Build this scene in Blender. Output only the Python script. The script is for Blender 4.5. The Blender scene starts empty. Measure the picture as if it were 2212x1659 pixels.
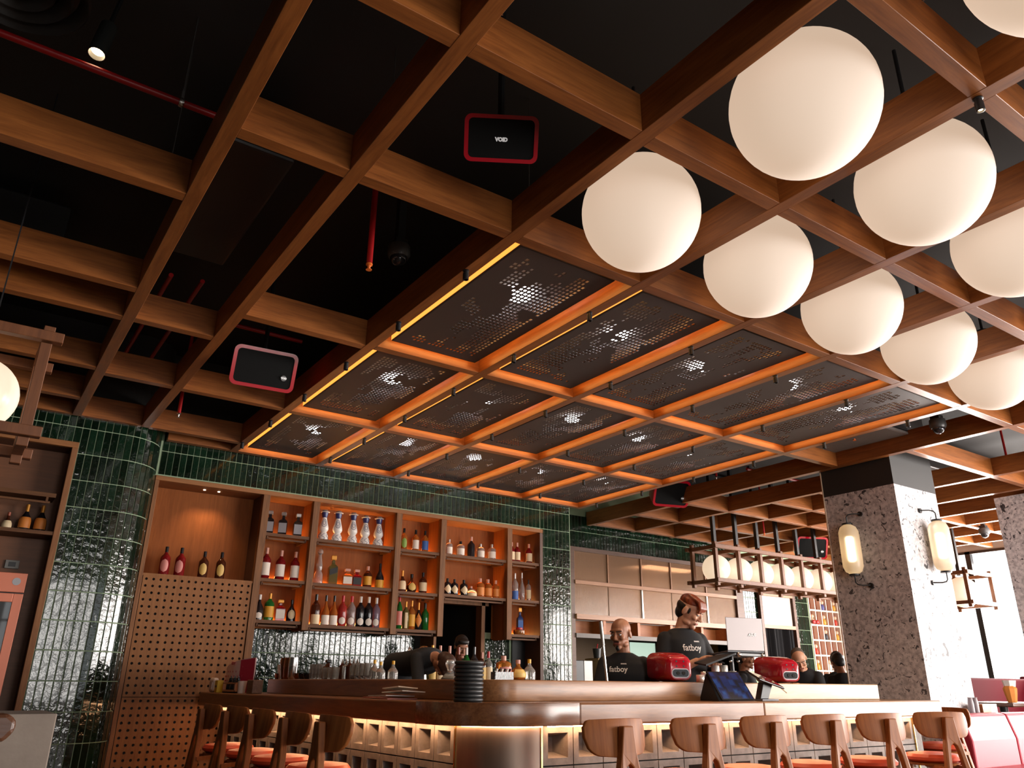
import bpy, bmesh, math, random
from mathutils import Vector, Matrix, Euler
from mathutils.bvhtree import BVHTree
R = math.radians
PI = math.pi
random.seed(7)
S = bpy.context.scene
COL = S.collection

# ------------------------------------------------------------------ camera, world, daylight, exposure
cam_data = bpy.data.cameras.new('camera')
cam_data.sensor_fit = 'HORIZONTAL'
cam_data.sensor_width = 36.0
cam_data.lens = 36.0 * 1677.07 / 2212.0
cam_data.clip_start = 0.05
cam_data.clip_end = 200
cam = bpy.data.objects.new('camera', cam_data)
COL.objects.link(cam)
_yaw, _pit, _rol = R(34.601), R(21.142), R(0.527)
_f = Vector((math.sin(_yaw) * math.cos(_pit), math.cos(_yaw) * math.cos(_pit), math.sin(_pit)))
_r = Vector((math.cos(_yaw), -math.sin(_yaw), 0))
_u = _r.cross(_f)
_r2 = _r * math.cos(_rol) + _u * math.sin(_rol)
_u2 = -_r * math.sin(_rol) + _u * math.cos(_rol)
m3 = Matrix((_r2, _u2, -_f)).transposed()
cam.matrix_world = Matrix.Translation((0, 0, 1.25)) @ m3.to_4x4()
S.camera = cam
S.view_settings.view_transform = 'Standard'
S.view_settings.look = 'None'
S.view_settings.gamma = 1.0
S.view_settings.exposure = 0.0
S.view_settings.use_curve_mapping = False

world = bpy.data.worlds.new('world')
S.world = world
world.use_nodes = True
wn = world.node_tree.nodes
wn['Background'].inputs[0].default_value = (0.95, 0.98, 1.0, 1)
wn['Background'].inputs[1].default_value = 1.6


def area(name, loc, rot, sx, sy, power, col):
    l = bpy.data.lights.new(name, 'AREA')
    l.shape = 'RECTANGLE'
    l.size, l.size_y = sx, sy
    l.energy = power
    l.color = col
    o = bpy.data.objects.new(name, l)
    o.location = loc
    o.rotation_euler = rot
    COL.objects.link(o)
    return o


# daylight standing just outside the glass of the right-hand and the rear window walls
area('daylight_right', (17.40, 2.6, 1.95), (0, R(90), 0), 3.4, 12.0, 4600, (1.0, 0.92, 0.86))
area('daylight_rear', (2.3, -4.30, 2.1), (R(90), 0, 0), 1.7, 2.9, 150, (1.0, 0.94, 0.88))
area('daylight_rear_right', (12.6, -4.30, 1.8), (R(90), 0, 0), 8.0, 3.3, 1750, (1.0, 0.94, 0.89))
S.cycles.use_denoising = True
S.cycles.use_adaptive_sampling = True
S.cycles.adaptive_threshold = 0.02
S.cycles.max_bounces = 6
S.cycles.diffuse_bounces = 3
S.cycles.glossy_bounces = 3
S.cycles.transmission_bounces = 4
S.cycles.transparent_max_bounces = 6
S.cycles.sample_clamp_indirect = 4.0
S.cycles.caustics_reflective = False
S.cycles.caustics_refractive = False

# ------------------------------------------------------------------ materials
MATS = {}


def nodes_of(name):
    m = bpy.data.materials.new(name)
    m.use_nodes = True
    nt = m.node_tree
    return m, nt, nt.nodes['Principled BSDF']


def setv(b, **k):
    names = dict(col='Base Color', rough='Roughness', metal='Metallic', trans='Transmission Weight', coat='Coat Weight',
                 crough='Coat Roughness', em='Emission Color', es='Emission Strength', ior='IOR', spec='Specular IOR Level',
                 sheen='Sheen Weight', sss='Subsurface Weight', alpha='Alpha')
    for a, v in k.items():
        s = b.inputs[names[a]]
        if a in ('col', 'em'):
            v = (*v[:3], 1)
        s.default_value = v


def srgb(r, g, b):
    def c(x):
        x /= 255.0
        return x / 12.92 if x <= 0.04045 else ((x + 0.055) / 1.055) ** 2.4
    return (c(r), c(g), c(b))


def plain(name, col, rough=0.5, **k):
    if name in MATS:
        return MATS[name]
    m, nt, b = nodes_of(name)
    setv(b, col=col, rough=rough, **k)
    MATS[name] = m
    return m


def link(nt, a, b):
    nt.links.new(a, b)


def ramp(nt, fac, stops):
    r = nt.nodes.new('ShaderNodeValToRGB')
    e = r.color_ramp.elements
    while len(e) < len(stops):
        e.new(0.5)
    for i, (p, c) in enumerate(stops):
        e[i].position = p
        e[i].color = (*c[:3], 1)
    link(nt, fac, r.inputs[0])
    return r.outputs[0]


def noise(nt, vec, scale, detail=4, rough=0.55, dist=0.0):
    n = nt.nodes.new('ShaderNodeTexNoise')
    n.inputs['Scale'].default_value = scale
    n.inputs['Detail'].default_value = detail
    n.inputs['Roughness'].default_value = rough
    n.inputs['Distortion'].default_value = dist
    if vec is not None:
        link(nt, vec, n.inputs['Vector'])
    return n.outputs['Fac']


def mapping(nt, kind, scale):
    if kind == 'position':
        src = nt.nodes.new('ShaderNodeNewGeometry').outputs['Position']
    else:
        src = nt.nodes.new('ShaderNodeTexCoord').outputs['Object']
    mp = nt.nodes.new('ShaderNodeMapping')
    mp.inputs['Scale'].default_value = scale
    link(nt, src, mp.inputs['Vector'])
    return mp.outputs[0]


def bump(nt, b, h, strength, dist=0.01):
    bp = nt.nodes.new('ShaderNodeBump')
    bp.inputs['Strength'].default_value = strength
    bp.inputs['Distance'].default_value = dist
    link(nt, h, bp.inputs['Height'])
    link(nt, bp.outputs[0], b.inputs['Normal'])


def wood(name, dark, light, axis='x', rough=0.42, scale=1.0, contrast=1.0, kind='position', coat=0.0, spec=0.5):
    if name in MATS:
        return MATS[name]
    m, nt, b = nodes_of(name)
    s = {'x': (1.1, 14, 14), 'y': (14, 1.1, 14), 'z': (14, 14, 1.1)}[axis]
    v = mapping(nt, kind, tuple(q * scale for q in s))
    n1 = noise(nt, v, 1.0, 5, 0.6, 1.6)
    v2 = mapping(nt, kind, tuple(q * scale * 5 for q in s))
    n2 = noise(nt, v2, 1.0, 3, 0.6)
    mx = nt.nodes.new('ShaderNodeMix')
    mx.inputs[0].default_value = 0.35
    link(nt, n1, mx.inputs[2])
    link(nt, n2, mx.inputs[3])
    c = ramp(nt, mx.outputs[0], [(0.5 - 0.18 / contrast, dark), (0.5 + 0.16 / contrast, light)])
    link(nt, c, b.inputs['Base Color'])
    setv(b, rough=rough, coat=coat, crough=0.25, spec=spec)
    bump(nt, b, n2, 0.08, 0.004)
    MATS[name] = m
    return m


OAKD, OAKL = srgb(112, 62, 27), srgb(160, 96, 46)
wood_x = wood('oak_beam_x', OAKD, OAKL, 'x', 0.36)
wood_y = wood('oak_beam_y', OAKD, OAKL, 'y', 0.36)
shelf_v = wood('walnut_upright', srgb(90, 58, 34), srgb(138, 92, 56), 'z', 0.55, spec=0.25)
shelf_h = wood('walnut_shelf', srgb(78, 48, 28), srgb(114, 74, 44), 'x', 0.55, spec=0.25)
back_ply = wood('shelf_back_veneer', srgb(122, 66, 30), srgb(152, 88, 42), 'z', 0.6, contrast=0.7, spec=0.15)
peg_ply = wood('peg_panel_veneer', srgb(124, 80, 46), srgb(154, 102, 62), 'z', 0.55, contrast=0.8, spec=0.2)
bar_x = wood('bar_wood_x', srgb(100, 60, 32), srgb(156, 106, 66), 'x', 0.34, coat=0.15)
bar_y = wood('bar_wood_y', srgb(96, 56, 28), srgb(140, 88, 48), 'y', 0.3, coat=0.3)
stool_wood = wood('stool_wood', srgb(116, 62, 26), srgb(158, 94, 46), 'z', 0.5, spec=0.25, kind='object')
lantern_wood = wood('lantern_wood', srgb(92, 52, 28), srgb(126, 76, 42), 'z', 0.5, contrast=0.8)
cubby_wood = wood('cubby_wood', srgb(150, 84, 40), srgb(176, 106, 54), 'x', 0.5)
black = plain('ceiling_black', (0.016, 0.0145, 0.014), 0.8)
black_metal = plain('black_metal', (0.012, 0.012, 0.013), 0.4)
black_gloss = plain('black_gloss', (0.01, 0.01, 0.012), 0.15)
steel = plain('steel', (0.6, 0.58, 0.56), 0.22, metal=1.0)
brass = plain('brass_strip', (0.85, 0.55, 0.18), 0.25, metal=1.0)
red_paint = plain('red_gloss', (0.42, 0.004, 0.016), 0.16, coat=0.6)
pipe_red = plain('pipe_red', (0.36, 0.008, 0.01), 0.35)
white_paint = plain('white_paint', (0.75, 0.73, 0.70), 0.5)
leather_red = plain('red_leather', (0.50, 0.035, 0.035), 0.38)
bench_red = plain('bench_leather', (0.40, 0.03, 0.055), 0.45, spec=0.3)
seat_orange = plain('seat_leather', (0.60, 0.075, 0.03), 0.38)
paper_white = plain('paper_white', (0.78, 0.74, 0.70), 0.6)
floor_mat = plain('floor_concrete', (0.17, 0.125, 0.09), 0.45)


def emis(name, col, strength, base=(0.8, 0.8, 0.8)):
    if name in MATS:
        return MATS[name]
    m, nt, b = nodes_of(name)
    setv(b, col=base, rough=0.3, em=col, es=strength)
    MATS[name] = m
    return m


globe_mat = emis('opal_globe', (1.0, 0.74, 0.54), 0.62, (0.50, 0.48, 0.46))
for _i in globe_mat.node_tree.nodes:
    if _i.type == 'BSDF_PRINCIPLED':
        setv(_i, rough=0.75, spec=0.25)
lantern_globe_mat = emis('lantern_globe', (1.0, 0.76, 0.52), 0.75, (0.6, 0.56, 0.5))
led_orange = emis('led_orange', (1.0, 0.45, 0.11), 7.5)
led_amber = emis('led_amber', (1.0, 0.36, 0.05), 1.5)
led_warm = emis('led_warm', (1.0, 0.52, 0.25), 58.0)
led_shelf = emis('led_shelf', (1.0, 0.45, 0.12), 80.0)
lamp_white = emis('lamp_white', (0.95, 0.95, 1.0), 26.0)
lamp_warm = emis('lamp_warm', (1.0, 0.72, 0.42), 12.0)


def tile_material():
    m, nt, b = nodes_of('green_zellige')
    v = mapping(nt, 'position', (1, 1, 1))
    n1 = noise(nt, v, 3.0, 4, 0.6)
    info = nt.nodes.new('ShaderNodeObjectInfo')
    mx = nt.nodes.new('ShaderNodeMix')
    mx.inputs[0].default_value = 0.45
    link(nt, n1, mx.inputs[2])
    link(nt, info.outputs['Random'], mx.inputs[3])
    c = ramp(nt, mx.outputs[0], [(0.2, srgb(7, 17, 10)), (0.55, srgb(13, 32, 20)), (0.9, srgb(24, 50, 34))])
    link(nt, c, b.inputs['Base Color'])
    setv(b, rough=0.09, coat=0.5, crough=0.05)
    n2 = noise(nt, v, 17.0, 2, 0.5)
    bump(nt, b, n2, 0.55, 0.011)
    return m


tile_mat = tile_material()
grout = plain('grout', srgb(150, 168, 138), 0.9)


def concrete(name, lo, hi, scale=9, rough=0.85):
    if name in MATS:
        return MATS[name]
    m, nt, b = nodes_of(name)
    v = mapping(nt, 'position', (1, 1, 1))
    n1 = noise(nt, v, scale, 6, 0.65)
    c = ramp(nt, n1, [(0.3, lo), (0.7, hi)])
    link(nt, c, b.inputs['Base Color'])
    setv(b, rough=rough)
    bump(nt, b, noise(nt, v, scale * 9, 3), 0.15, 0.004)
    MATS[name] = m
    return m


block_mat = concrete('breeze_concrete', srgb(112, 106, 104), srgb(148, 142, 138))
stone_mat = concrete('pale_stone', srgb(128, 114, 104), srgb(152, 138, 126), 4)
void_slab = concrete('void_slab', srgb(24, 22, 21), srgb(36, 32, 30), 2)


def brushed(name, col, rough, axis):
    m, nt, b = nodes_of(name)
    s = [1, 1, 1]
    v = mapping(nt, 'position', tuple(3.0 if a != axis else 0.4 for a in 'xyz'))
    n = noise(nt, v, 2.2, 3, 0.6)
    c = ramp(nt, n, [(0.3, tuple(q * 0.72 for q in col)), (0.7, col)])
    link(nt, c, b.inputs['Base Color'])
    setv(b, rough=rough, metal=0.9)
    return m


corner_metal = brushed('brushed_bronze_sheet', srgb(150, 132, 120), 0.42, 'z')


def fluted(name, axis='x'):
    m, nt, b = nodes_of(name)
    v = mapping(nt, 'position', (1, 1, 1))
    w = nt.nodes.new('ShaderNodeTexWave')
    w.wave_type = 'BANDS'
    w.bands_direction = 'X'
    w.inputs['Scale'].default_value = 22.0
    link(nt, v, w.inputs['Vector'])
    setv(b, col=srgb(222, 176, 142), rough=0.16, trans=0.7, ior=1.3)
    bump(nt, b, w.outputs['Fac'], 0.35, 0.006)
    return m


fluted_mat = fluted('fluted_glass')


def comic_paper():
    """Black and white printed paper crowded with small ink blots and pen strokes."""
    m, nt, b = nodes_of('comic_wallpaper')
    v = mapping(nt, 'position', (1, 1, 1))
    fine = ramp(nt, noise(nt, v, 34.0, 3, 0.6, 1.2), [(0.34, (0.06, 0.05, 0.06)), (0.40, (1, 1, 1))])
    blots = ramp(nt, noise(nt, v, 15.0, 2, 0.5, 1.0), [(0.345, (0.03, 0.03, 0.04)), (0.375, (1, 1, 1))])
    big = ramp(nt, noise(nt, v, 6.5, 1, 0.4, 0.8), [(0.25, (0.02, 0.02, 0.03)), (0.27, (1, 1, 1))])
    tone = ramp(nt, noise(nt, v, 22.0, 3), [(0.35, srgb(176, 170, 172)), (0.6, srgb(224, 218, 218))])

    def mul(a, c, f):
        x = nt.nodes.new('ShaderNodeMix')
        x.data_type = 'RGBA'
        x.blend_type = 'MULTIPLY'
        x.inputs[0].default_value = f
        link(nt, a, x.inputs[6])
        link(nt, c, x.inputs[7])
        return x.outputs[2]
    link(nt, mul(mul(mul(tone, fine, 0.62), blots, 0.88), big, 0.95), b.inputs['Base Color'])
    setv(b, rough=0.6)
    return m


comic_mat = comic_paper()


def glassy(name, col, trans=0.75, rough=0.08):
    return plain(name, col, rough, trans=trans, ior=1.4)


BODY = dict(wine=glassy('glass_wine', (0.30, 0.012, 0.015), 0.5), brown=glassy('glass_brown', (0.10, 0.025, 0.010), 0.5),
            black=plain('glass_black', (0.012, 0.010, 0.012), 0.12), green=glassy('glass_green', (0.02, 0.20, 0.035), 0.5),
            amber=glassy('glass_amber', (0.80, 0.27, 0.05), 0.7), olive=glassy('glass_olive', (0.20, 0.16, 0.05), 0.5),
            red=glassy('glass_red', (0.65, 0.06, 0.05), 0.6), clear=glassy('glass_clear', (0.85, 0.82, 0.78), 0.8),
            violet=glassy('glass_violet', (0.45, 0.36, 0.48), 0.7), navy=plain('glass_navy', (0.02, 0.04, 0.14), 0.15),
            ceramic=plain('ceramic_white', (0.76, 0.72, 0.68), 0.25))
CAP = dict(black=black_gloss, silver=plain('cap_silver', (0.55, 0.52, 0.5), 0.3, metal=0.8), pink=plain('cap_pink', srgb(206, 150, 132), 0.5),
           white=plain('cap_white', (0.75, 0.7, 0.66), 0.5), gold=plain('cap_gold', srgb(214, 146, 60), 0.35, metal=0.4),
           navy=plain('cap_navy', (0.02, 0.025, 0.12), 0.3), red=plain('cap_red', (0.5, 0.02, 0.03), 0.4), copper=plain('cap_copper', srgb(150, 74, 52), 0.35),
           ball=BODY['clear'], yellow=plain('cap_yellow', srgb(222, 168, 48), 0.45))
LAB = dict(white=srgb(228, 214, 200), cream=srgb(226, 200, 160), pink=srgb(206, 130, 120), gold=srgb(214, 176, 96), yellow=srgb(222, 158, 48),
           green=srgb(120, 150, 60), blue=srgb(52, 92, 160), orange=srgb(216, 128, 52), silver=srgb(150, 146, 150), black=srgb(28, 24, 24))
LABM = {k: plain('label_' + k, v, 0.55) for k, v in LAB.items()}

# ------------------------------------------------------------------ mesh helpers
class MB:
    def __init__(self):
        self.v, self.f, self.m = [], [], []

    def add(self, vs, fs, mi=0):
        o = len(self.v)
        self.v += [tuple(p) for p in vs]
        self.f += [tuple(i + o for i in f) for f in fs]
        self.m += [mi] * len(fs)
        return self

    def box(self, x0, x1, y0, y1, z0, z1, mi=0):
        v = [(x, y, z) for z in (z0, z1) for y in (y0, y1) for x in (x0, x1)]
        return self.add(v, [(0, 2, 3, 1), (4, 5, 7, 6), (0, 1, 5, 4), (2, 6, 7, 3), (0, 4, 6, 2), (1, 3, 7, 5)], mi)

    def bar(self, a, b, w, h, mi=0, up=(0, 0, 1)):
        a, b = Vector(a), Vector(b)
        d = (b - a).normalized()
        u = Vector(up)
        s = d.cross(u)
        if s.length < 1e-4:
            s = d.cross(Vector((1, 0, 0)))
        s.normalize()
        t = s.cross(d)
        vs = [p + s * (i * w / 2) + t * (j * h / 2) for p in (a, b) for j in (-1, 1) for i in (-1, 1)]
        return self.add(vs, [(0, 1, 3, 2), (4, 6, 7, 5), (0, 4, 5, 1), (2, 3, 7, 6), (0, 2, 6, 4), (1, 5, 7, 3)], mi)

    def lathe(self, prof, seg=16, c=(0, 0, 0), mi=0, rot=0.0, M=None):
        vs, fs = [], []
        n = len(prof)
        for r, z in prof:
            for k in range(seg):
                a = 2 * PI * k / seg + rot
                p = Vector((r * math.cos(a), r * math.sin(a), z))
                if M is not None:
                    p = M @ p
                vs.append(p + Vector(c))
        for i in range(n - 1):
            for k in range(seg):
                k2 = (k + 1) % seg
                fs.append((i * seg + k, i * seg + k2, (i + 1) * seg + k2, (i + 1) * seg + k))
        fs.append(tuple(reversed(range(seg))))
        fs.append(tuple(range((n - 1) * seg, n * seg)))
        return self.add(vs, fs, mi)

    def tube(self, pts, r, seg=8, mi=0, radii=None, ell=None):
        pts = [Vector(p) for p in pts]
        vs, fs = [], []
        n = len(pts)
        prev = None
        for i, p in enumerate(pts):
            d = (pts[min(i + 1, n - 1)] - pts[max(i - 1, 0)]).normalized()
            if prev is None:
                s = d.cross(Vector((0, 0, 1)))
                if s.length < 1e-3:
                    s = d.cross(Vector((0, 1, 0)))
            else:
                s = prev - d * prev.dot(d)
            s.normalize()
            prev = s
            t = d.cross(s)
            rr = radii[i] if radii else r
            for k in range(seg):
                a = 2 * PI * k / seg
                vs.append(p + s * (rr * math.cos(a)) + t * (rr * math.sin(a) * (ell or 1)))
        for i in range(n - 1):
            for k in range(seg):
                k2 = (k + 1) % seg
                fs.append((i * seg + k, i * seg + k2, (i + 1) * seg + k2, (i + 1) * seg + k))
        fs.append(tuple(reversed(range(seg))))
        fs.append(tuple(range((n - 1) * seg, n * seg)))
        return self.add(vs, fs, mi)

    def sphere(self, c, r, seg=24, rings=14, mi=0, M=None, lo=-90, hi=90):
        rx, ry, rz = (r, r, r) if not isinstance(r, (tuple, list)) else r
        prof = []
        vs, fs = [], []
        for i in range(rings + 1):
            a = R(lo + (hi - lo) * i / rings)
            for k in range(seg):
                b = 2 * PI * k / seg
                ca = max(math.cos(a), 1e-4)
                p = Vector((rx * ca * math.cos(b), ry * ca * math.sin(b), rz * math.sin(a)))
                if M is not None:
                    p = M @ p
                vs.append(p + Vector(c))
        for i in range(rings):
            for k in range(seg):
                k2 = (k + 1) % seg
                fs.append((i * seg + k, i * seg + k2, (i + 1) * seg + k2, (i + 1) * seg + k))
        fs.append(tuple(reversed(range(seg))))
        fs.append(tuple(range(rings * seg, (rings + 1) * seg)))
        return self.add(vs, fs, mi)

    def prism(self, poly, z0, z1, mi=0, M=None):
        n = len(poly)
        vs = [Vector((x, y, z)) for z in (z0, z1) for x, y in poly]
        if M is not None:
            vs = [M @ p for p in vs]
        fs = [tuple(reversed(range(n))), tuple(range(n, 2 * n))]
        fs += [(i, (i + 1) % n, n + (i + 1) % n, n + i) for i in range(n)]
        return self.add(vs, fs, mi)

    def strip(self, outer, inner, z0, z1, mi=0):
        """a solid between two open polylines of equal length"""
        n = len(outer)
        vs = [(x, y, z) for pl in (outer, inner) for z in (z0, z1) for x, y in pl]
        o0, o1, i0, i1 = 0, n, 2 * n, 3 * n
        fs = []
        for k in range(n - 1):
            fs += [(o0 + k, o0 + k + 1, o1 + k + 1, o1 + k), (i0 + k + 1, i0 + k, i1 + k, i1 + k + 1),
                   (o1 + k, o1 + k + 1, i1 + k + 1, i1 + k), (o0 + k + 1, o0 + k, i0 + k, i0 + k + 1)]
        e = n - 1
        fs += [(o0, o1, i1, i0), (o0 + e, i0 + e, i1 + e, o1 + e)]
        return self.add(vs, fs, mi)

    def mesh(self, name, mats, smooth=False, bevel=0.0, bseg=2):
        me = bpy.data.meshes.new(name)
        me.from_pydata(self.v, [], self.f)
        for mm in (mats if isinstance(mats, (list, tuple)) else [mats]):
            me.materials.append(mm)
        if any(self.m):
            me.polygons.foreach_set('material_index', self.m)
        bm = bmesh.new()
        bm.from_mesh(me)
        bmesh.ops.recalc_face_normals(bm, faces=bm.faces)
        if bevel:
            es = [e for e in bm.edges if e.is_manifold and e.calc_face_angle(0) > R(35)]
            bmesh.ops.bevel(bm, geom=es, offset=bevel, segments=bseg, profile=0.5, affect='EDGES', clamp_overlap=True)
        bm.to_mesh(me)
        bm.free()
        if smooth:
            me.polygons.foreach_set('use_smooth', [True] * len(me.polygons))
            try:
                me.set_sharp_from_angle(angle=R(40))
            except Exception:
                pass
        me.update()
        return me

    def build(self, name, mats, parent=None, loc=(0, 0, 0), rot=(0, 0, 0), **k):
        return put(name, self.mesh(name, mats, **k), parent, loc, rot)


def put(name, me, parent=None, loc=(0, 0, 0), rot=(0, 0, 0)):
    o = bpy.data.objects.new(name, me)
    o.location = loc
    o.rotation_euler = rot
    COL.objects.link(o)
    if parent is not None:
        o.parent = parent
    return o


def tag(o, label=None, cat=None, group=None, kind=None):
    if label:
        o['label'] = label
    if cat:
        o['category'] = cat
    if group:
        o['group'] = group
    if kind:
        o['kind'] = kind
    return o


def thing(name, label, cat, loc=(0, 0, 0), rz=0.0, group=None, rot=None):
    o = bpy.data.objects.new(name, None)
    o.empty_display_size = 0.1
    COL.objects.link(o)
    o.location = loc
    o.rotation_euler = rot or (0, 0, rz)
    return tag(o, label, cat, group)


def struct(name, label=None, cat=None):
    o = bpy.data.objects.new(name, None)
    COL.objects.link(o)
    o['kind'] = 'structure'
    if label:
        o['label'] = label
    if cat:
        o['category'] = cat
    return o


def copy_tree(o, parent=None, loc=None, rz=None):
    c = o.copy()
    COL.objects.link(c)
    c.parent = parent
    if loc is not None:
        c.location = loc
    if rz is not None:
        c.rotation_euler = (0, 0, rz)
    for ch in list(o.children):
        copy_tree(ch, c)
    return c


def text_mesh(txt, size, mat, depth=0.002, shear=0.0, bold=0.0):
    cu = bpy.data.curves.new('lettering', 'FONT')
    cu.body = txt
    cu.size = size
    cu.extrude = depth
    cu.shear = shear
    cu.offset = bold
    cu.align_x = 'CENTER'
    cu.align_y = 'CENTER'
    o = bpy.data.objects.new('lettering', cu)
    COL.objects.link(o)
    dg = bpy.context.evaluated_depsgraph_get()
    dg.update()
    me = bpy.data.meshes.new_from_object(o.evaluated_get(dg))
    bpy.data.objects.remove(o)
    me.materials.clear()
    me.materials.append(mat)
    return me


def rrect(w, h, r, n=5):
    pts = []
    for cx, cy, a0 in ((w / 2 - r, h / 2 - r, 0), (-w / 2 + r, h / 2 - r, 90), (-w / 2 + r, -h / 2 + r, 180), (w / 2 - r, -h / 2 + r, 270)):
        for i in range(n + 1):
            a = R(a0 + 90 * i / n)
            pts.append((cx + r * math.cos(a), cy + r * math.sin(a)))
    return pts


# ------------------------------------------------------------------ the room shell
fl = MB().box(-6, 18, -5, 14, -0.2, 0).build('floor', floor_mat)
tag(fl, kind='structure')
ceil = struct('ceiling')
MB().box(-6, 18, -5, 14, 5.0, 5.2).build('slab', black, ceil)
BZ, BH, BW = 3.9, 0.238, 0.088


def beam(axis, c, a, b, z=BZ, w=BW):
    if axis == 'y':
        MB().box(c - w / 2, c + w / 2, a, b, z, z + BH).build('beam', wood_y, ceil, bevel=0.002, bseg=1)
    else:
        MB().box(a, b, c - w / 2, c + w / 2, z + 0.001, z + BH).build('beam', wood_x, ceil, bevel=0.002, bseg=1)


AX = [0.647, 1.334, 2.426, 3.53, 4.636, 5.737, 6.827, 7.926, 9.0]
beam('y', AX[0], -3, 9.17)
beam('y', AX[1], -3, 9.17)
for x in AX[2:8]:
    beam('y', x, -3, 9.60)
beam('y', AX[8], -3, 10.60)
beam('y', 10.05, 6.0, 10.60)
for x in (11.06, 12.12, 13.18, 14.2, 15.2, 16.2):
    beam('y', x, -3, 10.60)


def seg_x(y, a, b):
    """cross beam split at the long beams so that nothing runs through anything"""
    cuts = sorted([x for x in AX + [11.06, 12.12, 13.18, 14.2, 15.2, 16.2] + ([10.05] if y > 6 else []) if a - 0.2 < x < b + 0.2])
    lo = a
    for x in cuts + [None]:
        hi = b if x is None else x - BW / 2
        if hi - lo > 0.1:
            beam('x', y, lo, hi)
        if x is not None:
            lo = x + BW / 2


seg_x(0.03, -4, 16.9)
seg_x(1.17, 1.334, 16.9)
seg_x(2.34, -4, 16.9)
seg_x(3.515, 0.647, 16.9)
for y in (4.28, 5.70, 6.27, 7.56, 8.55):
    seg_x(y, -4, 0.647)
for y in (6.25, 7.66):
    seg_x(y, 0.647, 1.334)
seg_x(9.17, -4, 2.426)
for y in (5.675, 7.67):
    seg_x(y, 1.334, 2.426)
seg_x(5.63, 2.426, 9.0)
seg_x(7.69, 2.426, 7.926)
seg_x(9.56, 1.65, 7.926)
seg_x(4.68, 9.0, 16.9)
for y in (8.32, 9.42, 10.5):
    seg_x(y, 9.0, 16.9)
for y in (6.62, 7.46):
    seg_x(y, 10.10, 16.9)

# walls -------------------------------------------------------------
TW, TH, TP, TR = 0.0640, 0.2745, 0.0722, 0.2825
tile_me = MB().box(-TW / 2, TW / 2, -0.006, 0.006, -TH / 2, TH / 2).mesh('tile', tile_mat, bevel=0.003, bseg=1)


def tile(parent, x, y, z, rz=0.0):
    put('tile', tile_me, parent, (x, y, z), (0, 0, rz))


def jit():
    return random.uniform(-0.0012, 0.0012)


wl = struct('wall_left')
arc = [(1.17 + 0.42 * math.sin(R(a)), 9.62 - 0.42 * math.cos(R(a))) for a in range(0, 91, 6)]
pl = [(-6, 9.2)] + arc
MB().strip(pl, [(-6, 9.7)] + [(x, 9.75) for x, y in arc], 0, 4.08).build('backing', grout, wl)
MB().strip(pl, [(-6, 9.7)] + [(x, 9.75) for x, y in arc], 4.08, 5.0).build('upper_wall', black, wl)
rows = [3.785 + TR / 2 - TR * k for k in range(14)]
for k in range(20):
    x = 1.135 - TP * k
    for i, z in enumerate(rows):
        if x > 0.70 or (x > -0.28 and i < 1) or (x < 0.70 and x > -0.28 and i == 1):
            if x < 0.70 and i == 1:
                if x > 0.66:
                    continue
            tile(wl, x, 9.197 + jit(), z)
for k in range(9):
    a = (k + 0.5) * TP / 0.42
    for z in rows:
        tile(wl, 1.17 + 0.423 * math.sin(a), 9.62 - 0.423 * math.cos(a) + jit(), z, a)

wb = struct('wall_back')
b = MB()
b.box(1.55, 7.785, 9.63, 9.95, 3.475, 4.08)
b.box(7.19, 7.785, 9.63, 10.75, 0, 3.475)
b.box(1.55, 1.64, 9.63, 9.95, 0, 3.475)
b.build('backing', grout, wb)
for k in range(78):
    x = 1.665 + TP * k
    if x < 7.20:
        for z in (3.785 + TR / 2, 3.785 - TR / 2):
            tile(wb, x, 9.627 + jit(), z)
for k in range(8):
    for i in range(11):
        tile(wb, 7.232 + TP * k, 9.627 + jit(), 3.785 + TR / 2 - TR * i)

MB().box(1.55, 7.785, 9.63, 9.95, 4.08, 5.0).build('upper_wall', black, wb)
wi = struct('wall_inner')
b = MB()
b.box(2.9, 5.28, 9.96, 10.05, 0, 1.95)
b.box(6.42, 7.19, 9.96, 10.05, 0, 1.95)
b.build('backing', grout, wi)
for k in range(33):
    for z in (1.585 + TR / 2, 1.585 - TR / 2, 1.585 - TR * 1.5):
        tile(wi, 2.94 + TP * k, 9.955 + jit(), z)
for k in range(6):
    for z in (1.585 + TR / 2, 1.585 - TR / 2, 1.585 - TR * 1.5):
        tile(wi, 6.47 + TP * k, 9.955 + jit(), z)
MB().box(6.90, 7.13, 9.93, 9.955, 0.9, 1.86).build('dark_panel', black_metal, wi)

# kitchen front: tiled head, posts, tiled piers -------------------------------------
wk = struct('wall_kitchen')
b = MB()
b.box(7.785, 13.0, 10.66, 10.86, 3.50, 5.0)
b.box(13.0, 13.5, 10.66, 10.86, 0, 5.0)
b.box(13.5, 14.66, 10.66, 10.86, 3.50, 5.0)
b.box(14.66, 15.2, 10.66, 10.86, 0, 5.0)
b.box(15.2, 17, 10.66, 10.86, 3.15, 5.0)
b.box(15.2, 17, 10.80, 10.86, 0, 3.15)
b.build('backing', grout, wk)
kz = [3.785 + TR / 2 - TR * i for i in range(10)]
for k in range(71):
    for z in kz[:2]:
        tile(wk, 7.83 + TP * k, 10.655 + jit(), z)
for x0, n in ((13.04, 7), (14.70, 7)):
    for k in range(n):
        for z in kz[1:9]:
            tile(wk, x0 + TP * k, 10.655 + jit(), z)
# dark kitchen behind the pass
b = MB()
b.box(-6, 17.15, 13.4, 13.5, 0, 5.0)
b.box(7.7, 7.8, 10.86, 13.4, 0, 5.0)
b.build('kitchen_shell', plain('kitchen_wall', srgb(120, 98, 76), 0.7), wk)

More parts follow.
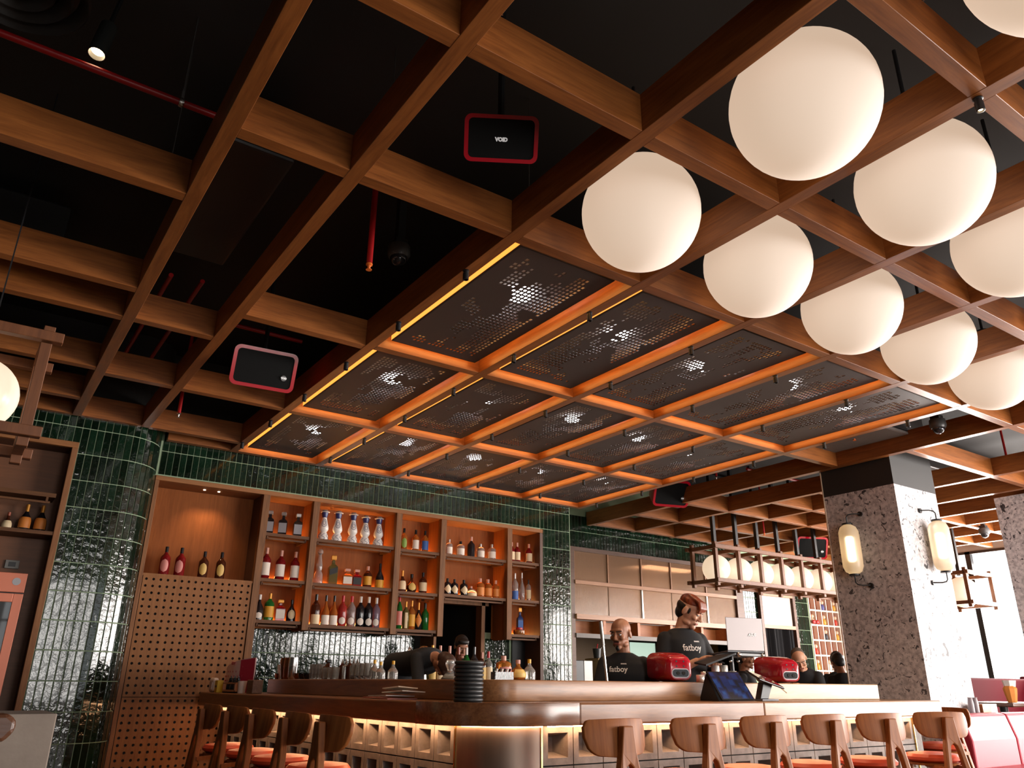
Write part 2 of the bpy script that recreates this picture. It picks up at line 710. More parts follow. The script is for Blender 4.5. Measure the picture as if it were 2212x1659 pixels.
# store room behind the shelf doorway
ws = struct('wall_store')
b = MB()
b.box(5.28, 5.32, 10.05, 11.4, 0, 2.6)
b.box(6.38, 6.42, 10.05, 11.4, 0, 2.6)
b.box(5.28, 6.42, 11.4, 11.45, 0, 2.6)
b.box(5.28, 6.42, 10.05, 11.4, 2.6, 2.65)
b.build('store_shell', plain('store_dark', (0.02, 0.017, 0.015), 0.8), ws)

# window walls
wr = struct('wall_right')
b = MB()
b.box(17.0, 17.15, -5, 14, 0, 0.30)
b.box(17.0, 17.15, -5, 14, 3.88, 5.0)
b.box(17.0, 17.15, 8.7, 14, 0.30, 3.88)
b.box(17.0, 17.15, -5, -3.4, 0.30, 3.88)
b.build('masonry', plain('wall_cream', srgb(190, 176, 160), 0.8), wr)
win = struct('window_1')
for y in (-3.4, -2.0, -0.6, 0.8, 2.2, 3.6, 5.0, 6.3, 7.97, 8.7):
    MB().box(16.95, 17.05, y - 0.05, y + 0.05, 0.30, 3.88).build('mullion', black_metal, win)
for z in (0.30, 3.83):
    MB().box(16.95, 17.05, -3.4, 8.7, z, z + 0.05).build('frame_rail', black_metal, win)
pane = bpy.data.materials.new('window_glass')
pane.use_nodes = True
_nt = pane.node_tree
_nt.nodes.clear()
_o = _nt.nodes.new('ShaderNodeOutputMaterial')
_mx = _nt.nodes.new('ShaderNodeMixShader')
_mx.inputs[0].default_value = 0.06
_gl = _nt.nodes.new('ShaderNodeBsdfGlossy')
_gl.inputs['Roughness'].default_value = 0.02
_nt.links.new(_nt.nodes.new('ShaderNodeBsdfTransparent').outputs[0], _mx.inputs[1])
_nt.links.new(_gl.outputs[0], _mx.inputs[2])
_nt.links.new(_mx.outputs[0], _o.inputs[0])
MB().box(16.998, 17.002, -3.4, 8.7, 0.33, 3.85).build('pane', pane, win)

wq = struct('wall_rear')
b = MB()
b.box(-6, 7.7, -4.2, -4.05, 0, 0.75)
b.box(7.7, 18, -4.2, -4.05, 0, 0.2)
b.box(-6, 18, -4.2, -4.05, 3.65, 5.0)
b.box(-6, -0.9, -4.2, -4.05, 0.75, 3.65)
b.box(7.7, 8.5, -4.2, -4.05, 0.2, 3.65)
b.box(16.6, 18, -4.2, -4.05, 0.2, 3.65)
b.build('masonry', MATS['wall_cream'], wq)
win2 = struct('window_2')
for x in (-0.9, 0.9, 2.5, 4.2, 5.9, 7.7):
    MB().box(x - 0.06, x + 0.06, -4.16, -4.06, 0.75, 3.65).build('mullion', black_metal, win2)
for x in (8.5, 10.5, 12.5, 14.6, 16.6):
    MB().box(x - 0.06, x + 0.06, -4.16, -4.06, 0.2, 3.65).build('mullion', black_metal, win2)
MB().box(8.5, 16.6, -4.102, -4.098, 0.2, 3.6).build('pane', pane, win2)
for z in (0.75, 2.5, 3.6):
    MB().box(-0.9, 7.7, -4.16, -4.06, z, z + 0.05).build('frame_rail', black_metal, win2)
MB().box(-0.9, 7.7, -4.102, -4.098, 0.8, 3.6).build('pane', pane, win2)
wx = struct('wall_side')
MB().box(-6.1, -6, -5, 14, 0, 5).build('masonry', plain('wall_dark', (0.03, 0.025, 0.022), 0.8), wx)

# ------------------------------------------------------------------ globes in the coffers
ball_me = MB().sphere((0, 0, 0), 0.365, 48, 32).mesh('globe', globe_mat, smooth=True)
cap_me = MB().lathe([(0.06, 0.35), (0.06, 0.40), (0.012, 0.41), (0.012, 0.98)], 12).mesh('stem', black_metal, smooth=True)
globes = [(2.98, 0.59, 'large white globe lamp cut off by the top edge of the photo'),
          (2.98, 1.755, 'largest white globe lamp, nearest whole one in the coffers'),
          (2.98, 2.93, 'leftmost white globe lamp, in the coffer beside the red speaker'),
          (4.083, 1.755, 'second white globe lamp of the right row, in the bright coffers'),
          (4.083, 2.93, 'second white globe lamp of the left row, behind the leftmost'),
          (5.187, 1.755, 'third white globe lamp of the right row, cut by the right edge'),
          (5.187, 2.93, 'third white globe lamp of the left row, beyond the second'),
          (6.282, 2.93, 'fourth white globe lamp of the left row, small one beyond the third'),
          (7.377, 2.93, 'farthest white globe lamp of the left row, at the right edge'),
          (6.282, 1.755, 'fourth white globe lamp of the right row, beside the third')]
for x, y, lab in globes:
    g = thing('globe_lamp', lab, 'lamp', (x, y, 3.98), group='globe lamps in the coffers')
    put('globe', ball_me, g)
    put('stem', cap_me, g)

# ------------------------------------------------------------------ perforated panels with glowing edges
perf_mat = plain('panel_brown', srgb(62, 50, 46), 0.55)
back_white = plain('panel_backing', (0.55, 0.54, 0.52), 0.8)


def perforated(seed, W, L, nx, ny):
    rnd = random.Random(seed)
    # rows of square holes broken up like a coarse half-tone print
    blobs = [(rnd.uniform(0.0, 1.0) * nx, rnd.uniform(0.0, 1.0) * ny, rnd.uniform(0.7, 1.9), rnd.choice((-1, 1))) for _ in range(170)]
    field = [[0.0] * ny for _ in range(nx)]
    for i in range(nx):
        for j in range(ny):
            s = 0.10
            for bx, by, br, bs in blobs:
                s += bs * math.exp(-((i - bx) ** 2 + (0.6 * (j - by)) ** 2) / (br * br))
            field[i][j] = s + rnd.uniform(-0.25, 0.25)
    mb = MB()
    mar = 0.06
    cw, cl = (W - 2 * mar) / nx, (L - 2 * mar) / ny
    xs = [-W / 2] + [q for i in range(nx) for q in (-W / 2 + mar + i * cw + cw * 0.15, -W / 2 + mar + (i + 1) * cw - cw * 0.15)] + [W / 2]
    ys = [-L / 2] + [q for j in range(ny) for q in (-L / 2 + mar + j * cl + cl * 0.15, -L / 2 + mar + (j + 1) * cl - cl * 0.15)] + [L / 2]
    idx = {}
    vs = []
    for a, x in enumerate(xs):
        for c, y in enumerate(ys):
            idx[a, c] = len(vs)
            vs.append((x, y, 0))
    fs = []
    for a in range(len(xs) - 1):
        for c in range(len(ys) - 1):
            if a % 2 == 1 and c % 2 == 1:
                i, j = a // 2, c // 2
                if 0 < i < nx - 1 and 0 < j < ny - 1 and field[i][j] > 0.08:
                    continue
            fs.append((idx[a, c], idx[a, c + 1], idx[a + 1, c + 1], idx[a + 1, c]))
    mb.add(vs, fs)
    me = bpy.data.meshes.new('perforated_sheet')
    me.from_pydata(vs, [], fs)
    me.materials.append(perf_mat)
    bm = bmesh.new()
    bm.from_mesh(me)
    bmesh.ops.solidify(bm, geom=bm.faces[:], thickness=0.006)
    bm.to_mesh(me)
    bm.free()
    return me


xcol = [(AX[i] + AX[i + 1]) / 2 for i in range(2, 7)]
yrow = [(3.515, 5.63), (5.63, 7.69), (7.69, 9.56)]
rowname = ['nearest row', 'middle row', 'row along the green wall']
colname = ['leftmost', 'second from left', 'middle one', 'second from right', 'rightmost']
for r_, (ya, yb) in enumerate(yrow):
    L = yb - ya - 0.235
    W = 0.83
    variants = [perforated(100 + r_ * 10 + q, W, L, 20, [38, 36, 32][r_]) for q in range(3)]
    frame_me = MB().box(-W / 2, W / 2, -L / 2, -L / 2 + 0.012, 0, 0.055).box(-W / 2, W / 2, L / 2 - 0.012, L / 2, 0, 0.055) \
        .box(-W / 2, -W / 2 + 0.012, -L / 2 + 0.012, L / 2 - 0.012, 0, 0.055).box(W / 2 - 0.012, W / 2, -L / 2 + 0.012, L / 2 - 0.012, 0, 0.055).mesh('panel_frame', perf_mat)
    board_me = MB().box(-0.5, 0.5, -L / 2 - 0.10, L / 2 + 0.10, 0.135, 0.15).mesh('backing_board', back_white)
    e = 0.004
    led_me = MB().box(-W / 2 - e, -W / 2, -L / 2, L / 2, 0.01, 0.052, 1).box(W / 2, W / 2 + e, -L / 2, L / 2, 0.01, 0.052) \
        .box(-W / 2, W / 2, -L / 2 - e, -L / 2, 0.01, 0.052, 1).box(-W / 2, W / 2, L / 2, L / 2 + e, 0.01, 0.052) \
        .box(-W / 2 + 0.012, -W / 2 + 0.03, -L / 2 + 0.03, L / 2, 0.056, 0.066).box(-W / 2 + 0.03, W / 2, -L / 2 + 0.012, -L / 2 + 0.03, 0.056, 0.066) \
        .mesh('led_strip', [led_orange, led_amber])
    bulb_me = MB().sphere((0, 0, 0.105), (0.085, 0.085, 0.03), 14, 8).mesh('bulb', lamp_white, smooth=True)
    for c_, x in enumerate(xcol):
        t = thing('ceiling_panel', 'dark perforated ceiling panel with orange glowing edge, %s, %s' % (rowname[r_], colname[c_]), 'ceiling panel',
                  (x, (ya + yb) / 2, 3.95), group='perforated panels over the bar')
        put('perforated_sheet', variants[(c_ + r_) % 3], t)
        put('panel_frame', frame_me, t)
        put('backing_board', board_me, t)
        put('led_strip', led_me, t)
        put('bulb', bulb_me, t, (0.12, -0.08 + 0.1 * ((c_ * 7 + r_) % 3 - 1), 0))

# small spotlights under the beams
spot_me = MB().lathe([(0.0, 0.0), (0.022, 0.0), (0.024, -0.006), (0.018, -0.01), (0.018, -0.025), (0.021, -0.026), (0.021, -0.072), (0.015, -0.074), (0.013, -0.06)], 12).mesh('housing', black_metal, smooth=True)
ords = ['first', 'second', 'third', 'fourth', 'fifth', 'sixth']
lines = ['leftmost', 'second', 'third', 'fourth', 'fifth', 'rightmost']
for k in range(6):
    for j in range(6):
        y = 4.05 + 1.01 * j
        o = put('spotlight', spot_me, None, (AX[2 + k] - 0.025, y, BZ))
        tag(o, 'small black spotlight under the %s beam of the glowing panels, %s from the viewer' % (lines[k], ords[j]), 'spotlight', 'spotlights under the panel beams')
t = thing('spotlight', 'small black spotlight under the pale beam crossing beside the largest globe', 'spotlight', (3.53, 1.19, BZ))
put('housing', spot_me, t)
MB().lathe([(0.0, -0.066), (0.011, -0.066), (0.011, -0.064), (0, -0.064)], 10).build('lens', lamp_warm, t)


# the spotlights that are lit over the bar
def spot(x, y, e, tx=0.0, ty=0.0, ang=70, z=BZ - 0.08, col=(1.0, 0.70, 0.42)):
    l = bpy.data.lights.new('spot_beam', 'SPOT')
    l.energy = e
    l.color = col
    l.spot_size = R(ang)
    l.spot_blend = 0.7
    l.shadow_soft_size = 0.02
    o = bpy.data.objects.new('spot_beam', l)
    o.location = (x, y, z)
    d = Vector((tx, ty, -1.0))
    o.rotation_euler = d.to_track_quat('-Z', 'Y').to_euler()
    COL.objects.link(o)


for k, j in ((0, 1), (0, 2), (0, 4), (1, 0), (1, 2), (1, 4), (2, 0), (2, 1), (3, 0), (3, 1), (4, 1), (5, 1)):
    spot(AX[2 + k] - 0.025, 4.05 + 1.01 * j, 42, 0.12 if k == 0 else 0.0)


# ------------------------------------------------------------------ red loudspeakers above the beams
def speaker_box(name, label, loc, rot, w, h, d, logo_kind, taper=0.75):
    t = thing(name, label, 'loudspeaker', loc, rot=rot)
    # local: face at y=0 looking to -y, width x, height z
    n = 6
    f0 = rrect(w, h, h * 0.16, n)
    f1 = rrect(w * taper, h * taper, h * 0.14, n)
    vs = [(x, 0.0, z) for x, z in f0] + [(x, 0.035, z) for x, z in f0] + [(x, d, z) for x, z in f1]
    k = len(f0)
    fs = []
    for a in (0, 1):
        fs += [(a * k + i, a * k + (i + 1) % k, (a + 1) * k + (i + 1) % k, (a + 1) * k + i) for i in range(k)]
    fs.append(tuple(range(2 * k, 3 * k)))
    inner = rrect(w * 0.89, h * 0.83, h * 0.10, n)
    o = len(vs)
    vs += [(x, 0.0, z) for x, z in inner] + [(x, 0.018, z) for x, z in inner]
    fs += [(i, o + i, o + (i + 1) % k, (i + 1) % k) for i in range(k)]
    fs += [(o + i, o + k + i, o + k + (i + 1) % k, o + (i + 1) % k) for i in range(k)]
    MB().add(vs, fs).build('cabinet', red_paint, t, smooth=True)
    g = plain('grille_mesh', (0.008, 0.008, 0.008), 0.9, spec=0.15)
    gv = rrect(w * 0.885, h * 0.825, h * 0.10, n)
    m = MB()
    m.add([(x, 0.012 - 0.012 * math.cos(x / w * 2.4), z) for x, z in gv] + [(0, 0.0, 0)], [(i, (i + 1) % k, k) for i in range(k)])
    m.build('grille', g, t, smooth=True)
    tm = text_mesh('VOID', h * (0.11 if logo_kind == 'mid' else 0.055), plain('logo_white', (0.8, 0.8, 0.8), 0.5, em=(0.8, 0.8, 0.8), es=0.25), 0.0008, bold=0.002)
    if logo_kind == 'mid':
        put('logo', tm, t, (0, -0.006, -h * 0.02), (R(90), 0, 0))
    else:
        MB().lathe([(0.0, 0), (h * 0.07, 0), (h * 0.07, 0.006), (0, 0.006)], 20, M=Matrix.Rotation(R(90), 3, 'X')).build('badge', plain('badge_grey', (0.12, 0.12, 0.12), 0.35), t, (w * 0.32, 0.0, -h * 0.15))
        put('logo', tm, t, (w * 0.32, -0.008, -h * 0.15), (R(90), 0, 0))
    MB().box(-0.10, 0.10, d * 0.45, d * 0.6, h * 0.34, h * 0.40).build('bracket', black_metal, t)
    Mi = (Matrix.Translation(loc) @ Euler(rot).to_matrix().to_4x4()).inverted()
    p0 = (Mi.inverted() @ Vector((0, d * 0.52, h * 0.36)))
    MB().tube([Mi @ p0, Mi @ Vector((p0.x, p0.y, 5.0))], 0.02, 8).build('hanger', black_metal, t)
    return t


# nearest: faces the viewer; the others look down into the room
speaker_box('loudspeaker', 'red framed black loudspeaker hanging in the coffer left of the globes', (1.915, 2.9, 4.03), (R(36), 0, R(-31)), 0.405, 0.25, 0.26, 'mid')
speaker_box('loudspeaker', 'red framed black loudspeaker above the dark coffers left of the glowing panels', (1.83, 6.55, 3.86), (R(20), R(0), R(-6)), 0.56, 0.36, 0.3, 'badge')
speaker_box('loudspeaker', 'red framed black loudspeaker at the far right corner of the glowing panels', (8.75, 8.3, 4.02), (R(26), R(0), R(-18)), 0.60, 0.42, 0.32, 'badge')
speaker_box('loudspeaker', 'red framed black loudspeaker above the row of hanging lanterns', (13.2, 9.0, 3.72), (R(20), R(0), R(-26)), 0.62, 0.42, 0.3, 'badge')

# ------------------------------------------------------------------ sprinkler pipes, camera domes, grille, ducts
pm = MB()
pm.tube([(-2.5, 4.05, 4.36), (0.66, 4.05, 4.36)], 0.021, 10)
t = thing('sprinkler_pipe', 'long red sprinkler pipe running above the beams at upper left', 'pipe', (0, 0, 0))
pm.build('pipe', pipe_red, t, smooth=True)
MB().lathe([(0.026, -0.013), (0.029, 0), (0.026, 0.013)], 12, c=(0.46, 4.05, 4.36), M=Matrix.Rotation(R(90), 3, 'Y')).box(0.453, 0.467, 4.04, 4.06, 4.38, 4.44).build('clamp', steel, t, smooth=True)
MB().tube([(0.46, 4.05, 4.44), (0.46, 4.05, 5.0)], 0.006, 6).build('hanger_rod', steel, t)


def sprinkler(label, x, y, zt, zb, head, rad=0.016):
    t = thing('sprinkler', label, 'sprinkler', (x, y, zb))
    MB().tube([(0, 0, 0.05), (0, 0, zt - zb)], rad, 10).build('drop_pipe', pipe_red, t, smooth=True)
    MB().lathe([(0.012, 0.055), (0.022, 0.045), (0.022, 0.035), (0.012, 0.03), (0.008, 0.005), (0.02, 0.003), (0.02, 0.0)], 10).build('head', head, t, smooth=True)
    return t


orange_cap = plain('orange_guard', (0.75, 0.16, 0.02), 0.5)
sprinkler('red sprinkler drop with orange guarded head in the black coffer beside the dome camera', 1.755, 4.2, 5.0, 3.76, orange_cap, 0.02)
sprinkler('red sprinkler drop with bright steel head below the left beams near the tiled corner', 1.53, 8.45, 5.0, 3.86, steel, 0.018)
sprinkler('red sprinkler drop with orange guard under the air grille', 8.60, 5.09, 5.0, 4.06, orange_cap)
sprinkler('red sprinkler drop with steel head beside the far corner loudspeaker', 8.75, 7.4, 5.0, 4.06, steel)
sprinkler('red sprinkler drop with orange guard at the right edge of the photo', 12.3, 4.95, 5.0, 4.06, orange_cap)
sprinkler('red sprinkler drop with orange guard behind the black lantern posts', 11.8, 9.0, 5.0, 3.80, orange_cap)
for pts, lab in (([(0.9, 6.31, 4.4), (0.9, 9.0, 4.4)], 'thin red pipe in the black coffer left of the lower loudspeaker'),
                 ([(1.15, 6.31, 4.42), (1.15, 9.0, 4.42)], 'red pipe beside the thin one, nearer the lower loudspeaker'),
                 ([(1.4, 7.2, 4.5), (2.35, 7.2, 4.5)], 'short red pipe crossing behind the lower loudspeaker'),
                 ([(9.2, 7.2, 4.25), (12.6, 7.2, 4.25)], 'red pipe above the beams left of the papered pillar'),
                 ([(13.0, 4.2, 4.4), (13.0, 4.2, 4.9)], 'short red pipe above the beams right of the pillar')):
    o = MB().tube(pts, 0.02, 10).build('sprinkler_pipe', pipe_red, None, smooth=True)
    tag(o, lab, 'pipe')


def dome_camera(label, loc):
    t = thing('dome_camera', label, 'camera', loc)
    MB().box(-0.05, 0.05, -0.05, 0.05, 0.10, 0.15).box(-0.03, 0.03, -0.03, 0.03, 0.15, 0.95).build('bracket', black_metal, t)
    MB().lathe([(0.045, 0.11), (0.085, 0.10), (0.09, 0.03), (0.075, 0.0)], 20).build('collar', plain('camera_body', (0.06, 0.06, 0.06), 0.35), t, smooth=True)
    MB().sphere((0, 0, 0.0), 0.066, 20, 10, lo=-90, hi=0).build('dome', plain('smoked_dome', (0.05, 0.05, 0.055), 0.05, metal=0.6), t, smooth=True)


dome_camera('black dome camera hanging in the coffer beside the red sprinkler drop', (2.24, 4.8, 4.30))
dome_camera('black dome camera hanging in the coffer beside the air grille', (8.75, 4.15, 4.0))
dome_camera('small dome camera under the far beams above the right-hand lantern', (14.6, 6.5, 3.78))
t = thing('air_grille', 'slatted metal air grille above the coffer over the papered pillar', 'vent', (8.70, 5.12, 4.08))
MB().box(-0.24, 0.24, -0.52, -0.49, 0, 0.03).box(-0.24, 0.24, 0.49, 0.52, 0, 0.03).box(-0.24, -0.21, -0.49, 0.49, 0, 0.03).box(0.21, 0.24, -0.49, 0.49, 0, 0.03).build('frame', plain('grille_grey', (0.20, 0.18, 0.17), 0.5), t)
sl = MB().box(-0.006, 0.006, -0.49, 0.49, 0, 0.022).mesh('slat', MATS['grille_grey'])
for k in range(13):
    put('slat', sl, t, (-0.195 + 0.0325 * k, 0, 0), (0, R(25), 0))
MB().box(-0.24, 0.24, -0.52, 0.52, 0.04, 0.92).build('plenum', black_metal, t)
t = thing('air_diffuser', 'round black ring diffuser in the dark at the upper left corner', 'vent', (-0.42, 3.82, 4.5))
for r_ in (0.34, 0.26, 0.18, 0.10):
    MB().lathe([(r_ - 0.05, 0.06), (r_, 0.0), (r_ + 0.01, 0.01), (r_ - 0.03, 0.10)], 36).build('ring', plain('diffuser_dark', (0.03, 0.028, 0.027), 0.35), t, smooth=True)
MB().lathe([(0.2, 0.1), (0.2, 0.48)], 24).build('neck', black, t, smooth=True)
t = thing('tube_spotlight', 'black tube spotlight glowing warm beside the red pipe at upper left', 'spotlight', (0.0, 4.0, 4.42), rot=(R(-8), R(6), 0))
MB().lathe([(0.036, 0.04), (0.042, 0.0), (0.045, 0.0), (0.045, 0.24), (0.0, 0.24)], 18).build('housing', plain('tube_dark', (0.03, 0.035, 0.035), 0.35), t, smooth=True)
MB().lathe([(0.0, 0.035), (0.036, 0.035), (0.036, 0.03), (0, 0.03)], 18).build('lens', lamp_warm, t)
MB().tube([(0, 0, 0.24), (0, 0, 0.56)], 0.012, 8).build('stem', black_metal, t)
for x0, x1, y0, y1, z0, lab in ((0.75, 1.25, 4.4, 6.1, 4.5, 'black air duct above the coffers, left of the dome camera'),
                               (-1.2, 0.1, 6.4, 7.4, 4.45, 'black wrapped duct in the dark at far left'),
                               (9.3, 12.5, 9.5, 10.1, 4.6, 'black duct above the beams over the lanterns'),
                               (12.3, 14.9, 1.2, 1.8, 4.5, 'dark duct above the far right coffers'),
                               (10.3, 14.8, 5.9, 6.4, 4.45, 'dark duct above the beams right of the pillar'),
                               (4.0, 8.7, 0.35, 0.85, 4.55, 'dark duct above the globes at top right')):
    o = MB().box(x0, x1, y0, y1, z0, z0 + 0.35).build('air_duct', plain('duct_black', (0.02, 0.019, 0.019), 0.4), None, bevel=0.02)
    tag(o, lab, 'duct')
tk = MB().bar((10.6, 3.2, 4.15), (13.6, 3.2, 4.15), 0.05, 0.04).build('light_track', black_metal)
tag(tk, 'black lighting track above the beams at far right', 'track')
for x, lab in ((11.2, 'left black track spotlight at far right'), (12.9, 'right black track spotlight at far right')):
    o = MB().lathe([(0.045, -0.22), (0.045, 0.0), (0.015, 0.01), (0.015, 0.04)], 14).build('track_spotlight', black_metal, None, (x, 3.2, 4.09), (R(12), 0, 0), smooth=True)
    tag(o, lab + ', hanging below the lighting track', 'spotlight')
for i, (x, y) in enumerate([(2.43 + 0.75, 2.28), (3.0, 1.12), (1.55, 3.57), (2.5, 3.45), (0.50, 4.33), (1.5, 2.28)]):
    names = ['above the leftmost globe', 'above the largest globe', 'behind the nearest loudspeaker', 'right of the nearest loudspeaker', 'at upper left beside the red pipe', 'above the first coffer']
    o = MB().tube([(x, y, 4.13), (x, y, 5.0)], 0.004, 6).build('suspension_wire', steel)
    tag(o, 'thin steel suspension wire of the beams, ' + names[i], 'wire')


# ------------------------------------------------------------------ lantern cages
def lantern(name, label, loc, n, pitch, depth, h, r, rods=True, group=None):
    """row of n globes inside a timber cage along +x from loc (front lower left joint)"""
    t = thing(name, label, 'lamp', loc, group=group)
    w = 0.06
    ov = 0.08
    post = MB().box(-w / 2, w / 2, -w / 2, w / 2, -ov, h + ov).mesh('post', lantern_wood, bevel=0.003, bseg=1)
    rail = MB().box(-ov, n * pitch + ov, -w / 2, w / 2, -w / 2, w / 2).mesh('rail', lantern_wood, bevel=0.003, bseg=1)
    cross = MB().box(-w / 2, w / 2, -ov, depth + ov, -w / 2, w / 2).mesh('cross_rail', lantern_wood, bevel=0.003, bseg=1)
    gl = MB().sphere((0, 0, 0), r, 32, 20).mesh('globe', lantern_globe_mat, smooth=True)
    for k in range(n + 1):
        for y in (0, depth):
            put('post', post, t, (k * pitch, y, 0))
        for z in (0, h):
            put('cross_rail', cross, t, (k * pitch, 0, z + (w if z else -w) * 0.0))
    for y in (-w * 0.9, depth + w * 0.9):
        for z in (0, h):
            put('rail', rail, t, (0, y, z))
    for k in range(n):
        put('globe', gl, t, ((k + 0.5) * pitch, depth / 2, h * 0.43))
    if rods:
        q = 0.03 if rods is True else rods
        rod = MB().box(-q, q, -q, q, h, 5.0 - loc[2]).mesh('hanging_post', black_metal)
        for k in range(n):
            put('hanging_post', rod, t, ((k + 0.5) * pitch, depth / 2, 0))
    return t


lantern('hanging_lantern', 'long timber cage lantern with a row of white globes before the kitchen', (10.0, 8.62, 2.84), 7, 0.56, 0.50, 0.54, 0.228)
lantern('hanging_lantern', 'timber cage lantern with white globe at the left edge of the photo', (-1.00, 5.06, 2.56), 2, 0.56, 0.46, 0.58, 0.22, rods=0.004)
lantern('hanging_lantern', 'single timber cage lantern with globe before the bright right window', (14.15, 6.75, 2.62), 1, 0.88, 0.62, 0.50, 0.26)

# ------------------------------------------------------------------ papered pillars
t = thing('pillar', 'square pillar papered in black and white comic print beside the bar end', 'pillar', (9.08, 4.96, 0))
MB().box(0, 0.96, 0, 0.96, 0, 3.57).build('papered_shaft', comic_mat, t)
MB().box(-0.002, 0.962, -0.002, 0.962, 3.57, 5.0).build('black_top', plain('pillar_black', (0.02, 0.019, 0.019), 0.6), t)
t = thing('pillar', 'second comic papered pillar beside the window at the right edge', 'pillar', (12.42, 4.3, 0))
MB().box(0, 1.0, 0, 1.0, 0, 3.9).build('papered_shaft', comic_mat, t)
o = MB().tube([(9.075, 5.928, 0.0), (9.075, 5.928, 3.9)], 0.008, 8).build('corner_trim', plain('trim_cream', srgb(225, 200, 170), 0.5))
tag(o, 'thin pale upright trim along the left edge of the nearer papered pillar', 'trim')

frost, nt, b = nodes_of('frosted_shade')
setv(b, col=(0.82, 0.74, 0.62), rough=0.4, trans=0.6, em=(1.0, 0.62, 0.30), es=0.10)


def sconce(label, base, nrm, along, strength):
    """frosted tube lamp held off a wall by two bent black arms"""
    t = thing('wall_sconce', label, 'lamp', base)
    n, a = Vector(nrm), Vector(along)
    c = n * 0.13 + a * 0.0
    H = 0.66
    prof = [(0.05, -0.30), (0.095, -0.27), (0.118, -0.21), (0.120, -0.1), (0.120, 0.1), (0.118, 0.21), (0.095, 0.27), (0.05, 0.30)]
    MB().lathe(prof, 24, c=c).build('shade', frost, t, smooth=True)
    MB().lathe([(0.02, -0.15), (0.032, -0.13), (0.032, 0.13), (0.02, 0.15)], 14, c=c).build('bulb', emis('sconce_bulb', (1.0, 0.76, 0.46), 7.0), t, smooth=True)
    for s in (1, -1):
        MB().lathe([(0.0, -0.01), (0.062, -0.01), (0.062, 0.01), (0, 0.01)], 18, c=c + Vector((0, 0, s * 0.31))).build('cap', black_metal, t)
        pts = [c + Vector((0, 0, s * 0.31)), c + Vector((0, 0, s * 0.40)), c + Vector((0, 0, s * 0.425)) + a * 0.02 - n * 0.01, c + Vector((0, 0, s * 0.435)) + a * 0.06 - n * 0.04, a * 0.12 + n * 0.03 + Vector((0, 0, s * 0.435)), a * 0.12 + Vector((0, 0, s * 0.435))]
        MB().tube(pts, 0.008, 8).build('arm', black_metal, t, smooth=True)
        q = Matrix.Rotation(R(90), 3, 'Y') if abs(n.x) > 0.5 else Matrix.Rotation(R(90), 3, 'X')
        MB().lathe([(0.03, -0.012), (0.03, 0.012)], 14, c=a * 0.12 + n * 0.012 + Vector((0, 0, s * 0.435)), M=q).build('rosette', black_metal, t)
    return t


sconce('frosted tube sconce glowing warm on the shaded face of the papered pillar', (9.08, 5.57, 2.84), (-1, 0, 0), (0, -1, 0), 1)
sconce('frosted tube sconce on the bright face of the papered pillar', (9.68, 4.96, 2.86), (0, -1, 0), (-1, 0, 0), 1)

# ------------------------------------------------------------------ back-bar shelf unit
su = thing('shelf_unit', 'large walnut back-bar shelf unit set into the green tiled wall', 'shelf', (0, 0, 0))
FY, BY = 9.55, 9.945
MB().box(1.60, 7.19, FY, BY, 3.42, 3.475).build('top_board', wood('frame_x', srgb(122, 78, 46), srgb(156, 104, 62), 'x', 0.55, spec=0.25), su, bevel=0.003, bseg=1)
MB().box(1.60, 1.645, FY, BY, 0.0, 3.42).build('side_board', wood('frame_z', srgb(116, 74, 46), srgb(148, 100, 64), 'z', 0.55, spec=0.25), su, bevel=0.003, bseg=1)
MB().box(7.13, 7.19, FY, BY, 0.0, 3.42).build('side_board', wood('frame_dark', srgb(70, 44, 30), srgb(96, 62, 42), 'z', 0.5), su, bevel=0.003, bseg=1)
for x, zb in ((2.865, 0.0), (3.515, 1.84), (4.70, 1.84), (5.40, 1.84), (6.53, 1.84)):
    MB().box(x, x + 0.085, FY - 0.01, FY + 0.075, zb, 3.42).build('upright', shelf_v, su, bevel=0.003, bseg=1)
    if x > 3:
        MB().box(x + 0.02, x + 0.065, FY + 0.075, BY, zb, 3.42).build('divider', back_ply, su)
MB().box(2.865, 2.95, FY + 0.075, BY, 2.37, 3.42).build('divider', wood('divider_dark', srgb(58, 34, 22), srgb(80, 50, 34), 'z', 0.5), su)
MB().box(1.645, 5.40, BY, BY + 0.012, 1.86, 3.42).box(5.40, 7.13, BY, BY + 0.012, 2.40, 3.42).box(6.53, 7.13, BY, BY + 0.012, 1.86, 2.40).build('back_board', back_ply, su)
bays = [(2.95, 3.515, (2.965, 2.42, 1.94)), (3.60, 4.70, (2.96, 2.415, 1.915)), (4.785, 5.40, (2.95, 2.395, 1.915)), (5.485, 6.53, (2.95, 2.405)), (6.615, 7.13, (2.955, 2.405, 1.92))]
for x0, x1, zs in bays:
    for z in zs:
        sh = MB().box(x0 + 0.004, x1 - 0.004, FY + 0.012, BY - 0.001, z - 0.04, z).build('shelf', shelf_h, su, bevel=0.002, bseg=1)
        MB().box(x0 + 0.04, x1 - 0.04, FY + 0.05, FY + 0.07, z - 0.075, z - 0.055).box(x0 + 0.03, x0 + 0.05, FY + 0.05, BY - 0.04, z - 0.075, z - 0.04) \
            .box(x1 - 0.05, x1 - 0.03, FY + 0.05, BY - 0.04, z - 0.075, z - 0.04).build('bracket', shelf_h, sh)
        MB().box(x0 + 0.03, x1 - 0.03, BY - 0.022, BY - 0.006, z + 0.0005, z + 0.009).build('led_strip', led_shelf, sh)
# doorway lining
MB().box(5.40, 5.44, FY + 0.08, BY + 0.06, 0.0, 1.84).box(6.30, 6.36, FY + 0.3, BY + 0.06, 0.0, 2.36).box(5.30, 6.42, FY + 0.3, BY + 0.06, 2.31, 2.36).build('door_lining', shelf_v, su)
